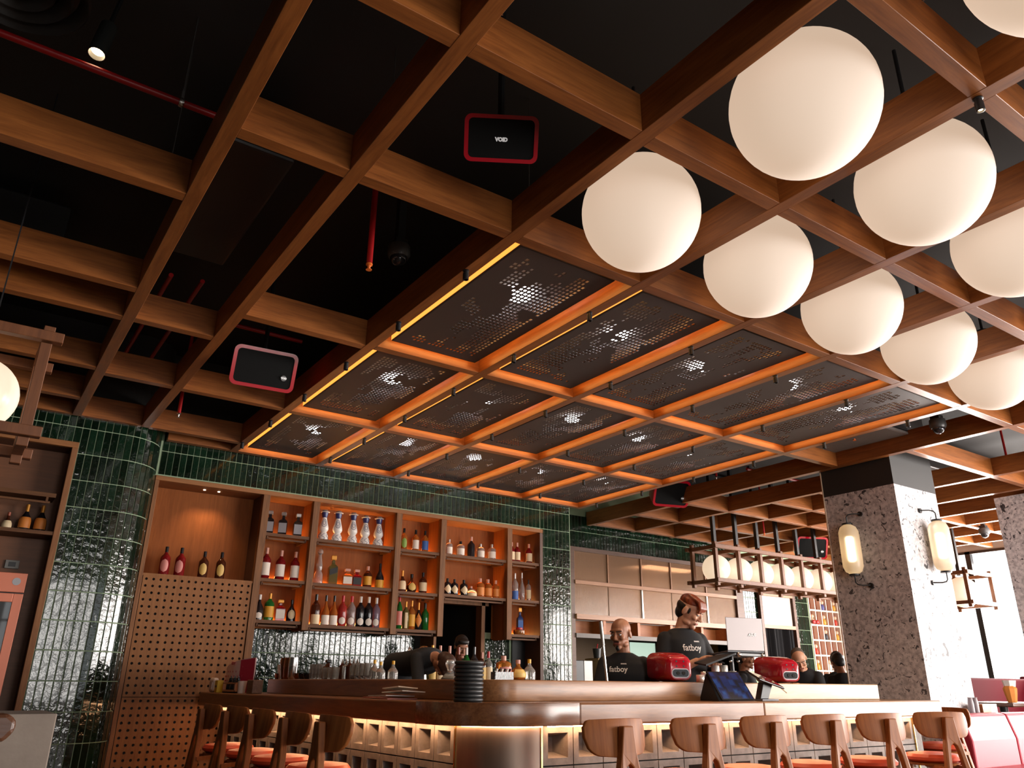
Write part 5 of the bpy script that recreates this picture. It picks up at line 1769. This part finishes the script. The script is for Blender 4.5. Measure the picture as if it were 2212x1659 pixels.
for k in range(5):
    y = 7.10 - 0.075 * k
    x, yy = on_ledge(y, 0.16)
    t = thing('pour_bottle', 'small clear bitters bottle with steel pourer, %s of five' % ords[k], 'bottle', (x, yy, LEDGE), 0, 'pour bottles on the ledge')
    MB().lathe([(0.03, 0), (0.032, 0.01), (0.032, 0.11), (0.014, 0.125), (0.012, 0.135)], 14).build('glass', BODY['clear'] if k % 2 else BODY['brown'], t, smooth=True)
    MB().lathe([(0.013, 0.135), (0.009, 0.145), (0.006, 0.16), (0.004, 0.172)], 10).build('pourer', steel, t, smooth=True)
for k in range(4):
    x, yy = on_ledge(6.74 - 0.085 * k, 0.11)
    lathe_thing('carafe', 'clear glass mixing carafe on the ledge, %s of four' % ords[k], 'carafe', (x, yy, LEDGE), [(0.035, 0), (0.042, 0.02), (0.042, 0.08), (0.034, 0.115), (0.038, 0.13), (0.034, 0.13), (0.03, 0.11), (0.038, 0.03), (0, 0.01)], BODY['clear'], 18, 'mixing carafes on the ledge')
for k, y in enumerate((6.42, 6.31, 6.10)):
    x, yy = on_ledge(y, 0.13)
    bottle(x, yy, LEDGE, (0.155, 0.138, 0.142)[k], 0.042, 'slope', 'clear', 'none', 'yellow', 'clear small bottle with yellow cap on the ledge, %s of three' % ords[k], 'yellow capped bottles')
x, yy = on_ledge(5.24, 0.12)
t = lathe_thing('carafe', 'clear pinched carafe with a little yellow liquid left of the plate stack', 'carafe', (x, yy, LEDGE), [(0.062, 0), (0.064, 0.008), (0.022, 0.05), (0.018, 0.07), (0.034, 0.10), (0.030, 0.128), (0.022, 0.135)], BODY['clear'], 20, None, 'glass',
                ([(0.0, 0.004), (0.058, 0.004), (0.048, 0.022), (0, 0.022)], plain('liquid_yellow', srgb(214, 190, 90), 0.3), 'liquid'))
for i, (px, py, z0, z1, r_, lab) in enumerate(((4.40, 8.30, 1.36, 1.64, 0.035, 'slim chrome beer tap left of the ball tap'), (4.47, 8.18, 1.34, 1.60, 0.042, 'chrome beer tap with round ball handle'))):
    t = thing('beer_tap', lab + ', before the dark doorway', 'tap', (px, py, 0))
    MB().lathe([(r_ * 1.2, 0.0), (r_ * 1.2, 1.25), (r_ * 0.9, z0), (r_ * 0.7, z1 - 0.08)], 16).build('column', steel, t, smooth=True)
    if i:
        MB().sphere((0, 0, z1 - 0.03), 0.078, 20, 12).build('ball_handle', plain('chrome', (0.75, 0.7, 0.66), 0.08, metal=1.0), t, smooth=True)
    else:
        MB().tube([(0, 0, z1 - 0.08), (-0.05, 0, z1 - 0.02), (-0.07, 0, z1 - 0.08)], 0.02, 10).build('spout', steel, t, smooth=True)
rb_ = [('olive', 'gold', 4.03, 0.36, 'green gold capped bottle'), ('amber', 'pink', 4.12, 0.36, 'amber bottle with pale neck'), ('clear', 'pink', 4.23, 0.36, 'clear bottle with pink neck'),
       ('brown', 'copper', 4.335, 0.35, 'brown bottle with copper cap'), ('green', 'white', 4.43, 0.35, 'green bottle with white cap'), ('black', 'black', 4.525, 0.36, 'black capped dark bottle'),
       ('brown', 'pink', 4.62, 0.31, 'brown bottle with cream neck'), ('clear', 'red', 4.70, 0.32, 'clear bottle with red cap')]
for i, (bd, cp, x, h, lab) in enumerate(rb_):
    bottle(x * 1.153, 8.3, 1.246, h * 1.16, 0.05, 'std', bd, 'cream' if i % 2 else 'gold', cp, lab + ' standing in the steel rail behind the plate stack', 'bottles in the speed rail')
bottle(3.262, 4.80, LEDGE, 0.158, 0.055, 'flask', 'amber', 'pink', 'pink', 'amber decanter with wide pink stopper right of the plate stack', 'bottles on the corner ledge')
bottle(3.325, 4.86, LEDGE, 0.12, 0.032, 'round', 'red', 'none', 'red', 'small red bottle behind the amber decanter', 'bottles on the corner ledge')
bottle(3.40, 4.82, LEDGE, 0.135, 0.055, 'round', 'amber', 'gold', 'pink', 'bulging amber bourbon bottle with gold label on the corner ledge', 'bottles on the corner ledge')
bottle(3.485, 4.80, LEDGE, 0.14, 0.045, 'slope', 'clear', 'none', 'yellow', 'clear conical bottle with yellow cap at the right of the ledge bottles', 'bottles on the corner ledge')
t = thing('straw_box', 'clear box of black and white straws right of the plate stack', 'box', (3.20, 4.74, LEDGE))
for k in range(6):
    MB().tube([(-0.05 + 0.02 * k, 0, 0.004), (-0.03 + 0.022 * k, 0, 0.07)], 0.006, 6).build('straw', black_gloss if k % 2 else paper_white, t)
MB().box(-0.065, 0.085, -0.03, 0.03, 0, 0.05).build('box', glassy('clear_acrylic', (0.8, 0.8, 0.8), 0.9, 0.05), t)


# red loudspeakers lying on the bar, sockets towards the viewer
def red_pa(label, x, y, rz):
    t = thing('loudspeaker', label, 'loudspeaker', (x, y, LEDGE), rz)
    t.scale = (1.16, 0.9, 1.12)
    n = 6
    secs = [(-0.24, 0.24, 0.205, 0.06), (-0.10, 0.24, 0.205, 0.06), (0.02, 0.225, 0.195, 0.06), (0.13, 0.185, 0.172, 0.05), (0.17, 0.165, 0.155, 0.045), (0.185, 0.14, 0.13, 0.04)]
    vs, fs = [], []
    for yy, w, h, r_ in secs:
        vs += [(px, -yy, pz + 0.103 - (0.205 - h) * 0.28) for px, pz in rrect(w, h, r_, n)]
    k = 4 * (n + 1)
    for a in range(len(secs) - 1):
        fs += [(a * k + i, a * k + (i + 1) % k, (a + 1) * k + (i + 1) % k, (a + 1) * k + i) for i in range(k)]
    fs += [tuple(range(k)), tuple(reversed(range((len(secs) - 1) * k, len(secs) * k)))]
    MB().add(vs, fs).build('cabinet', red_paint, t, smooth=True)
    MB().prism(rrect(0.115, 0.05, 0.022), 0, 0.006, M=Matrix(((1, 0, 0), (0, 0, -1), (0, 1, 0)))).build('socket_panel', black_gloss, t, (0, -0.185, 0.058))
    MB().prism(rrect(0.127, 0.062, 0.028), 0, 0.003, M=Matrix(((1, 0, 0), (0, 0, -1), (0, 1, 0)))).build('panel_rim', plain('rim_grey', (0.4, 0.35, 0.35), 0.3, metal=0.6), t, (0, -0.184, 0.058))
    for sx_ in (-0.02, 0.02):
        MB().lathe([(0, 0), (0.012, 0), (0.012, 0.006), (0, 0.006)], 12, M=Matrix.Rotation(R(90), 3, 'X')).build('socket', black, t, (sx_, -0.191, 0.058))
    for sx_ in (-0.026, 0.026):
        for sz_ in (0.105, 0.137):
            MB().lathe([(0, 0), (0.006, 0), (0.006, 0.004), (0, 0.004)], 8, M=Matrix.Rotation(R(90), 3, 'X')).build('screw', black_metal, t, (sx_, -0.184, sz_))
    return t


red_pa('glossy red loudspeaker lying on the bar ledge before the standing man', 4.93, 4.80, R(-24))
red_pa('glossy red loudspeaker lying on the bar ledge right of the laptop stand', 6.31, 4.80, R(-22))

# laptop on its stand, touch screen, card terminal, jars
lp = thing('laptop_stand', 'black tilted tray on a pole clamped behind the ledge', 'stand', (5.66, 4.80, 0))
MB().tube([(0, 0, 1.279), (0, 0, 1.50)], 0.018, 10).build('pole', black_metal, lp, smooth=True)
MB().box(-0.02, 0.30, -0.09, -0.06, 1.49, 1.52).build('front_bar', black_metal, lp, (-0.06, -0.05, 0), bevel=0.006)
for x in (-0.06, 0.25):
    MB().sphere((x, -0.135, 1.505), 0.021, 12, 8).build('end_knob', steel, lp, smooth=True)
MB().add([(-0.10, -0.13, 1.515), (0.26, -0.13, 1.515), (0.26, 0.10, 1.50), (-0.10, 0.10, 1.50), (-0.36, -0.03, 1.42), (-0.34, 0.12, 1.44)] + [(x, y, z - 0.014) for x, y, z in [(-0.10, -0.13, 1.515), (0.26, -0.13, 1.515), (0.26, 0.10, 1.50), (-0.10, 0.10, 1.50), (-0.36, -0.03, 1.42), (-0.34, 0.12, 1.44)]],
         [(0, 1, 2, 3), (0, 3, 5, 4), (6, 9, 8, 7), (6, 10, 11, 9), (0, 4, 10, 6), (0, 6, 7, 1), (1, 7, 8, 2), (2, 8, 9, 3), (3, 9, 11, 5), (5, 11, 10, 4)]).build('tray', black_metal, lp)
for x in (-0.05, 0.05):
    MB().sphere((x, -0.03, 1.455), 0.014, 10, 6).build('pole_knob', steel, lp, smooth=True)
lt = thing('laptop', 'open silver laptop seen from behind on the black stand', 'laptop', (5.77, 4.82, 1.516), rot=(R(-4), 0, R(-14)))
MB().box(-0.19, 0.19, -0.125, 0.12, 0, 0.014).build('keyboard_base', plain('laptop_dark', (0.10, 0.10, 0.11), 0.4), lt, bevel=0.004)
MB().box(-0.19, 0.19, -0.006, 0.0, 0, 0.275).build('lid', plain('laptop_silver', srgb(128, 120, 119), 0.4, metal=0.4), lt, (0, -0.125, 0.014), (R(5), 0, 0), bevel=0.003)
put('logo', text_mesh('ASUS', 0.034, plain('logo_bright', (0.85, 0.85, 0.85), 0.4), 0.0005, shear=0.25, bold=0.001), lt, (0.07, -0.1465, 0.145), (R(95), 0, 0))
jar_me = MB().lathe([(0.03, 0), (0.034, 0.006), (0.034, 0.10), (0.030, 0.105)], 14).mesh('tin', plain('tin_white', srgb(214, 208, 200), 0.3, metal=0.5), smooth=True)
for i, (x, y, s) in enumerate(((5.25, 4.80, 0.55), (5.33, 4.82, 0.8), (5.41, 4.80, 0.6), (5.49, 4.84, 1.3), (5.60, 4.84, 1.35), (5.66, 4.80, 0.9))):
    o = put('metal_tumbler', jar_me, None, (x, y, LEDGE))
    o.scale = (1, 1, s)
    tag(o, 'pale metal tumbler on the ledge under the laptop tray, %s from left' % ords[i], 'tumbler', 'tumblers under the laptop')
scr = None


def screen_material():
    m, nt, b = nodes_of('screen_blue')
    v = mapping(nt, 'object', (9, 9, 9))
    n1 = noise(nt, v, 1.0, 2)
    vo = nt.nodes.new('ShaderNodeTexVoronoi')
    vo.distance = 'CHEBYCHEV'
    vo.inputs['Scale'].default_value = 1.6
    link(nt, v, vo.inputs['Vector'])
    c = ramp(nt, vo.outputs['Distance'], [(0.1, srgb(40, 96, 170)), (0.35, srgb(30, 50, 110)), (0.6, srgb(26, 24, 34))])
    link(nt, c, b.inputs['Emission Color'])
    setv(b, col=(0.01, 0.01, 0.015), rough=0.1, es=0.5)
    return m


screen_mat = screen_material()
tb_ = thing('tablet', 'black tablet with glowing blue till screen propped on the bar', 'tablet', (5.12, 4.36, TOP), rot=(0, 0, R(-8)))
MB().box(-0.165, 0.165, -0.008, 0.008, 0, 0.265).build('frame', black_gloss, tb_, (0, -0.06, 0.004), (R(-38), R(0), 0), bevel=0.006)
MB().box(-0.15, 0.15, -0.0095, -0.0085, 0.012, 0.253).build('screen', screen_mat, tb_, (0, -0.06, 0.004), (R(-38), 0, 0))
MB().add([(-0.165, -0.03, 0), (0.12, 0.2, 0), (0.12, 0.105, 0.195), (-0.165, 0.2, 0), (-0.165, 0.105, 0.195)], [(0, 3, 4), (3, 1, 2, 4), (0, 1, 3)]).build('folded_cover', black_metal, tb_)
ct = thing('card_terminal', 'black till terminal on an angled foot beside the tablet', 'terminal', (5.53, 4.40, TOP), rot=(0, 0, R(-6)))
MB().box(-0.08, 0.10, -0.07, 0.07, 0, 0.014).build('foot', plain('foot_grey', (0.10, 0.10, 0.12), 0.35), ct, bevel=0.003)
MB().add([(-0.06, -0.03, 0.014), (0.03, -0.03, 0.014), (0.03, 0.03, 0.014), (-0.06, 0.03, 0.014), (-0.01, -0.03, 0.14), (0.10, -0.03, 0.14), (0.10, 0.03, 0.14), (-0.01, 0.03, 0.14)],
         [(0, 3, 2, 1), (4, 5, 6, 7), (0, 1, 5, 4), (1, 2, 6, 5), (2, 3, 7, 6), (3, 0, 4, 7)]).build('neck', black_metal, ct, bevel=0.004)
MB().box(-0.12, 0.16, -0.09, 0.09, -0.008, 0.008).build('slab', black_gloss, ct, (0.02, 0, 0.165), (R(24), R(14), 0), bevel=0.006)
MB().box(-0.11, 0.15, -0.08, 0.08, 0.008, 0.009).build('screen', plain('glass_dark', (0.03, 0.03, 0.035), 0.04, coat=1.0), ct, (0.02, 0, 0.165), (R(24), R(14), 0))
MB().tube([(0.10, -0.02, 0.15), (0.24, -0.03, 0.06)], 0.004, 6).build('stylus', plain('stylus', srgb(200, 170, 130), 0.4), ct)
o = thing('steel_probe', 'tall steel tube stick standing beside the bald man', 'tool', (4.235, 4.82, LEDGE), rot=(R(0), R(-6), 0))
MB().tube([(0, 0, 0), (0, 0, 0.26)], 0.011, 10).build('tube', steel, o, smooth=True)
MB().tube([(0, 0, 0.26), (0, 0, 0.44)], 0.014, 10).build('head', plain('probe_head', (0.35, 0.33, 0.3), 0.4, metal=0.8), o, smooth=True)

# ------------------------------------------------------------------ people


def skin(name, col):
    return plain(name, col, 0.5, sss=0.0)


SK1 = skin('skin_tan', srgb(176, 122, 92))
SK2 = skin('skin_light', srgb(206, 152, 122))
SK3 = skin('skin_brown', srgb(158, 106, 78))
TEE = plain('black_tee', (0.010, 0.010, 0.012), 0.85)
TROU = plain('dark_trousers', (0.018, 0.018, 0.022), 0.85)
HAIRB = plain('hair_black', (0.012, 0.009, 0.008), 0.45)
HAIRG = plain('hair_cropped', (0.10, 0.072, 0.058), 0.8)
hair_red, _n, _b = nodes_of('hair_auburn')
_c = ramp(_n, noise(_n, mapping(_n, 'object', (40, 40, 9)), 1.0, 3), [(0.3, srgb(64, 26, 14)), (0.7, srgb(150, 66, 32))])
link(_n, _c, _b.inputs['Base Color'])
setv(_b, rough=0.4)
EYEW = plain('eye_white', (0.42, 0.39, 0.37), 0.3)
IRIS = plain('eye_dark', (0.015, 0.010, 0.008), 0.15)
BROW = plain('brow_dark', (0.02, 0.013, 0.010), 0.7)
LIP = plain('lip', srgb(160, 92, 80), 0.45)
PRINT = plain('print_white', srgb(236, 228, 220), 0.6)


def remesh(mb, name, mat, vox, smooth_it=4):
    """fuse all the overlapping volumes into one continuous surface"""
    me = mb.mesh(name, mat)
    o = bpy.data.objects.new(name, me)
    COL.objects.link(o)
    md = o.modifiers.new('fuse', 'REMESH')
    md.mode = 'VOXEL'
    md.voxel_size = vox
    md.use_smooth_shade = True
    sm = o.modifiers.new('ease', 'SMOOTH')
    sm.iterations = smooth_it
    sm.factor = 0.5
    dg = bpy.context.evaluated_depsgraph_get()
    dg.update()
    out = bpy.data.meshes.new_from_object(o.evaluated_get(dg))
    bpy.data.objects.remove(o)
    out.name = name
    out.materials.clear()
    out.materials.append(mat)
    out.polygons.foreach_set('use_smooth', [True] * len(out.polygons))
    return out


def cap(mb, a, b, ra, rb, seg=14):
    """tapered limb with rounded ends"""
    a, b = Vector(a), Vector(b)
    d = (b - a)
    n = d.normalized()
    pts, rad = [], []
    for k in range(5):
        t = k / 4 * PI / 2
        pts.append(a - n * (ra * math.cos(t)))
        rad.append(max(ra * math.sin(t), 0.0008))
    for k in range(1, 4):
        pts.append(a + d * (k / 4))
        rad.append(ra + (rb - ra) * k / 4)
    for k in range(5):
        t = k / 4 * PI / 2
        pts.append(b + n * (rb * math.sin(t)))
        rad.append(max(rb * math.cos(t), 0.0008))
    mb.tube(pts, 1, seg, radii=rad)


def loft(mb, rings, seg=24):
    """rings: (centre, half width x, half depth y, rotation about x)"""
    vs, fs = [], []
    for c, rx, ry, ax in rings:
        M = Matrix.Rotation(ax, 3, 'X')
        for k in range(seg):
            a = 2 * PI * k / seg
            ca, sa = math.cos(a), math.sin(a)
            e = 0.82
            x = rx * math.copysign(abs(ca) ** e, ca)
            y = ry * math.copysign(abs(sa) ** e, sa)
            vs.append(Vector(c) + M @ Vector((x, y, 0)))
    for i in range(len(rings) - 1):
        for k in range(seg):
            k2 = (k + 1) % seg
            fs.append((i * seg + k, i * seg + k2, (i + 1) * seg + k2, (i + 1) * seg + k))
    fs.append(tuple(reversed(range(seg))))
    fs.append(tuple(range((len(rings) - 1) * seg, len(rings) * seg)))
    mb.add(vs, fs)


def person(label, x, y, face, s=1.0, lean=0.0, head_yaw=0.0, head_pitch=0.0, head_tilt=0.0, sk=None, hair=None, hair_mat=None, arms=None,
           beard=False, text=None, text_size=0.07, hs=1.0, z0=0.0, smile=False):
    """standing figure; local +y is where the chest faces, x to its right"""
    root = thing('person', label, 'person', (x, y, z0), R(face))
    ln = R(lean)

    def up(p):
        # leans the trunk forward about the hips
        v = Vector(p) * s
        hip = Vector((0, 0, 0.95 * s))
        q = v - hip
        c, si = math.cos(ln), math.sin(ln)
        return hip + Vector((q.x, q.y * c + q.z * si, -q.y * si + q.z * c))
    # ---- skin: neck, head, arms and hands fused as one body
    b = MB()
    loft(b, [(up((0, 0, .93)), .15 * s, .10 * s, -ln), (up((0, 0, 1.08)), .135 * s, .09 * s, -ln), (up((0, 0, 1.30)), .155 * s, .10 * s, -ln), (up((0, -.01, 1.42)), .12 * s, .075 * s, -ln), (up((0, -.01, 1.47)), .06 * s, .055 * s, -ln)])
    for sx in (-1, 1):
        cap(b, (sx * .09 * s, 0, .93 * s), (sx * .10 * s, .01 * s, .50 * s), .075 * s, .05 * s)
        cap(b, (sx * .10 * s, .01 * s, .50 * s), (sx * .10 * s, -.01 * s, .08 * s), .048 * s, .034 * s)
        cap(b, (sx * .10 * s, -.02 * s, .04 * s), (sx * .11 * s, .14 * s, .035 * s), .038 * s, .030 * s)
    H = Matrix.Rotation(R(head_yaw), 3, 'Z') @ Matrix.Rotation(R(head_pitch), 3, 'X') @ Matrix.Rotation(R(head_tilt), 3, 'Y')
    neck0 = up((0, -.015, 1.44))
    hc = up((0, 0.0, 1.50)) + H @ Vector((0, .015, .115)) * s * hs
    k = s * hs

    def hp(p):
        return hc + H @ (Vector(p) * k)
    cap(b, neck0, hp((0, -.012, -.06)), .056 * s, .052 * k)

    def ell(c, r, extra=None):
        M = H if extra is None else H @ extra
        b.sphere(hp(c), tuple(q * k for q in r), 20, 14, M=M)
    ell((0, -.012, .035), (.074, .095, .082))
    ell((0, .012, .0), (.066, .076, .09))
    ell((0, .024, -.052), (.054, .062, .056))
    ell((0, .068, -.094), (.026, .022, .020))
    ell((0, .074, .032), (.056, .018, .016))
    for sx in (-1, 1):
        ell((sx * .040, .066, -.022), (.022, .020, .020))
        ell((sx * .044, .022, -.075), (.020, .034, .022))
        b.sphere(hp((sx * .078, -.010, -.006)), (.010 * k, .020 * k, .034 * k), 14, 10, M=H @ Matrix.Rotation(R(-12), 3, 'X'))
        b.sphere(hp((sx * .012, .098, -.030)), .0085 * k, 10, 8)
    cap(b, hp((0, .086, .020)), hp((0, .106, -.026)), .0080 * k, .0120 * k, 10)
    cap(b, hp((-.020, .081, -.060)), hp((.020, .081, -.060)), .0085 * k, .0085 * k, 10)
    # arms
    arms = arms or {}
    sleeves = []
    for side, sx in (('l', -1), ('r', 1)):
        sh = up((sx * .158, -.005, 1.382))
        el, wr = arms.get(side, ((sx * .235, -.02, 1.13), (sx * .245, .09, .90)))
        if arms.get('lean', True) and side not in arms:
            el, wr = up(el), up(wr)
        else:
            el, wr = Vector(el) * s, Vector(wr) * s
        cap(b, sh, el, .052 * s, .040 * s)
        cap(b, el, wr, .040 * s, .027 * s)
        sleeves.append((sh, el))
        # hand: palm, four curled fingers of different length, thumb from the side of the palm
        d = (wr - el).normalized()
        upv = Vector((0, 0, 1)) - d * d.z
        if upv.length < .1:
            upv = Vector((0, 1, 0)) - d * d.y
        upv.normalize()
        lat = d.cross(upv) * (1 if sx > 0 else -1)
        palm = wr + d * .05 * s
        b.sphere(palm, (.036 * s, .016 * s, .048 * s), 14, 10, M=Matrix((lat, upv, d)).transposed())
        for f_, (off, L) in enumerate(((-.027, .068), (-.009, .078), (.009, .074), (.027, .058))):
            p0 = palm + d * .040 * s + lat * off * s
            p1 = p0 + (d * .82 - upv * .45).normalized() * L * .52 * s
            p2 = p1 + (d * .25 - upv * .95).normalized() * L * .48 * s
            cap(b, p0, p1, .0088 * s, .0082 * s, 8)
            cap(b, p1, p2, .0082 * s, .0068 * s, 8)
        q0 = palm - d * .018 * s - lat * .030 * s
        q1 = q0 + (d * .6 - lat * .7 - upv * .2).normalized() * .036 * s
        q2 = q1 + (d * .85 - lat * .1 - upv * .5).normalized() * .030 * s
        cap(b, q0, q1, .012 * s, .0098 * s, 8)
        cap(b, q1, q2, .0098 * s, .0078 * s, 8)
    put('body', remesh(b, 'body', sk, .0055 * s, 3), root)
    # ---- eyes, brows, lips
    for sx in (-1, 1):
        MB().sphere(hp((sx * .031, .0755, .005)), .0122 * k, 12, 8).build('eye', EYEW, root, smooth=True)
        MB().sphere(hp((sx * .031, .0822, .004)), .0062 * k, 10, 6).build('iris', IRIS, root, smooth=True)
        m = MB()
        cap(m, hp((sx * .014, .0915, .026)), hp((sx * .050, .080, .027)), .0042 * k, .0034 * k, 8)
        m.build('eyebrow', BROW, root, smooth=True)
        m = MB()
        cap(m, hp((sx * .017, .0855, .0125)), hp((sx * .045, .0775, .0115)), .0056 * k, .0050 * k, 8)
        m.build('eyelid', sk, root, smooth=True)
    m = MB()
    cap(m, hp((-.019, .0865, -.0575)), hp((.019, .0865, -.0575)), .0042 * k, .0042 * k, 8)
    cap(m, hp((-.016, .0850, -.0665)), hp((.016, .0850, -.0665)), .0052 * k, .0052 * k, 8)
    m.build('lips', LIP, root, smooth=True)
    if smile:
        m = MB()
        m.sphere(hp((0, .0895, -.062)), (.017 * k, .004 * k, .0035 * k), 12, 6, M=H)
        m.build('teeth', EYEW, root, smooth=True)
    if beard:
        m = MB()
        m.sphere(hp((0, .078, -.098)), (.017 * k, .016 * k, .022 * k), 14, 10, M=H)
        put('goatee', m.mesh('goatee', HAIRB, smooth=True), root)
        m = MB()
        cap(m, hp((-.020, .0885, -.049)), hp((.020, .0885, -.049)), .004 * k, .004 * k, 8)
        m.build('moustache', HAIRB, root, smooth=True)
    # ---- hair
    if hair:
        m = MB()

        def he(c, r, rot=None):
            m.sphere(hp(c), tuple(q * k for q in r), 18, 12, M=H if rot is None else H @ rot)
        if hair == 'crop':
            he((0, -.024, .040), (.0752, .0895, .0805))
            he((0, -.055, .0), (.069, .054, .06))
        elif hair == 'full':
            he((0, -.022, .050), (.082, .098, .086))
            he((0, -.055, .0), (.076, .062, .075))
            he((0, .045, .088), (.066, .046, .034))
            for sx in (-1, 1):
                he((sx * .070, -.012, .036), (.016, .036, .044))
        elif hair == 'swept':
            he((0, -.016, .062), (.0765, .0910, .062))
            for j in range(8):
                x0_ = -.060 + .0172 * j
                cap(m, hp((x0_ * .75, -.035, .104)), hp((x0_ * .95 + .004, .058, .092)), .016 * k, .015 * k, 8)
                cap(m, hp((x0_ * .95 + .004, .058, .092)), hp((x0_ * 1.0 + .010, .086, .062)), .016 * k, .012 * k, 8)
                cap(m, hp((x0_ * 1.0 + .010, .086, .062)), hp((x0_ * .95 + .014, .089, .040 - .003 * j)), .012 * k, .005 * k, 8)
        put('hair', remesh(m, 'hair', hair_mat or HAIRB, .006 * s, 2), root)
        if hair == 'swept':
            m = MB()
            he((0, -.026, .016), (.0762, .0875, .064))
            he((0, -.050, -.030), (.066, .054, .056))
            for sx in (-1, 1):
                m.sphere(hp((sx * .0675, .018, .004)), (.0065 * k, .010 * k, .028 * k), 12, 8, M=H)
            put('side_hair', remesh(m, 'side_hair', HAIRB, .006 * s, 2), root)
    # ---- T-shirt
    t = MB()
    g = .016
    loft(t, [(up((0, 0, .86)), (.175 + g) * s, (.115 + g) * s, -ln), (up((0, 0, 1.00)), (.160 + g) * s, (.105 + g) * s, -ln), (up((0, 0, 1.16)), (.155 + g) * s, (.102 + g) * s, -ln),
             (up((0, .004, 1.30)), (.155 + g) * s, (.108 + g) * s, -ln), (up((0, -.004, 1.38)), (.158 + g) * s, (.095 + g) * s, -ln), (up((0, -.010, 1.428)), (.128 + g) * s, (.074 + g) * s, -ln), (up((0, -.012, 1.468)), (.066 + .008) * s, (.060 + .008) * s, -ln)], 32)
    for sh, el in sleeves:
        cap(t, sh, sh + (el - sh) * 0.72, .062 * s, .058 * s, 18)
    tm = remesh(t, 'tshirt', TEE, .009 * s, 5)
    tee = put('tshirt', tm, root)
    if text:
        bv = BVHTree.FromPolygons([v.co for v in tm.vertices], [p.vertices for p in tm.polygons])
        for word, size, dx, dz in text:
            txt = text_mesh(word, size * s, PRINT, 0.0, bold=0.0012)
            Mx = Matrix.Rotation(-ln, 3, 'X')
            base = up((dx, 0.4, dz))
            for v in txt.vertices:
                o_ = base + Mx @ Vector((-v.co.x, 0, v.co.y))
                hit = bv.ray_cast(o_, Mx @ Vector((0, -1, 0)), 1.0)
                v.co = (hit[0] + Mx @ Vector((0, 0.003, 0))) if hit[0] is not None else Vector((0, 0, 1.2 * s))
            put('chest_print', txt, tee)
    # ---- trousers
    t = MB()
    loft(t, [(Vector((0, 0, .80 * s)), .17 * s, .12 * s, 0), (Vector((0, 0, .95 * s)), .16 * s, .115 * s, 0), (Vector((0, 0, 1.0 * s)), .15 * s, .105 * s, 0)])
    for sx in (-1, 1):
        cap(t, (sx * .09 * s, 0, .86 * s), (sx * .10 * s, .01 * s, .50 * s), .10 * s, .07 * s)
        cap(t, (sx * .10 * s, .01 * s, .50 * s), (sx * .10 * s, -.01 * s, .12 * s), .068 * s, .06 * s)
    put('trousers', remesh(t, 'trousers', TROU, .014 * s, 3), root)
    return root


# headings are degrees from +y, counter-clockwise
person('bald man with dark goatee in black printed tee behind the bar', 4.84, 5.28, 136, s=1.03, head_yaw=-26, head_pitch=-10, sk=SK3, beard=True, hs=1.06,
       text=[('fatboy', .060, .045, 1.335), ('IZAKAYA', .011, .0, 1.378)], arms=dict(r=((.22, .10, 1.15), (.20, .33, 1.20))))
person('young man with swept auburn hair looking down at a phone behind the bar', 5.60, 5.30, 168, s=1.19, head_yaw=36, head_pitch=-30, sk=SK2, hair='swept', hair_mat=hair_red, hs=1.04,
       text=[('fatboy', .066, .0, 1.32), ('IZAKAYA', .012, -.05, 1.368)], arms=dict(l=((-.25, .08, 1.10), (-.12, .25, 1.18)), r=((.25, .05, 1.10), (.04, .22, 1.22))))
person('man with cropped grey hair bending low over the bar at right', 8.40, 6.01, 112, s=1.02, lean=28, head_yaw=25, head_pitch=-38, head_tilt=14, sk=SK2, hair='crop', hair_mat=HAIRG, arms=dict(l=((-.26, .45, 1.02), (-.10, .62, 1.20)), r=((.26, .45, 1.02), (.14, .62, 1.22))))
person('smiling man in dark jacket seen below the laptop tray', 8.04, 6.62, 205, s=0.97, head_yaw=-6, head_pitch=-8, sk=SK3, hair='full', smile=True)
person('dark haired person bowed over at the foot of the papered pillar', 9.78, 6.45, -30, s=0.97, lean=6, head_pitch=-24, sk=SK3, hair='full')
person('dark haired person in black half hidden behind the papered pillar', 10.42, 6.95, -60, s=0.99, head_yaw=10, head_pitch=-6, sk=SK3, hair='full')
person('bartender in black bending down with auburn topped head behind the ledge', 3.82, 7.40, -172, s=1.0, lean=84, head_pitch=-112, sk=SK1, hair='full', hair_mat=plain('hair_brown', (0.05, 0.018, 0.010), 0.5), arms=dict(l=((-.25, .62, .70), (-.2, .8, .60)), r=((.25, .62, .70), (.2, .8, .60))), z0=0.47)
person('dark haired staff member in black tee in the dark doorway', 5.44, 9.02, 150, s=1.06, head_yaw=20, head_pitch=-28, sk=SK3, hair='full', text=[('fatboy', .09, 0, 1.22)])
ph = thing('phone', 'dark phone held by the auburn haired man', 'phone', (5.60, 4.92, 1.48), rot=(R(35), 0, R(10)))
MB().box(-0.038, 0.038, -0.075, 0.075, -0.004, 0.004).build('case', black_gloss, ph, bevel=0.003)
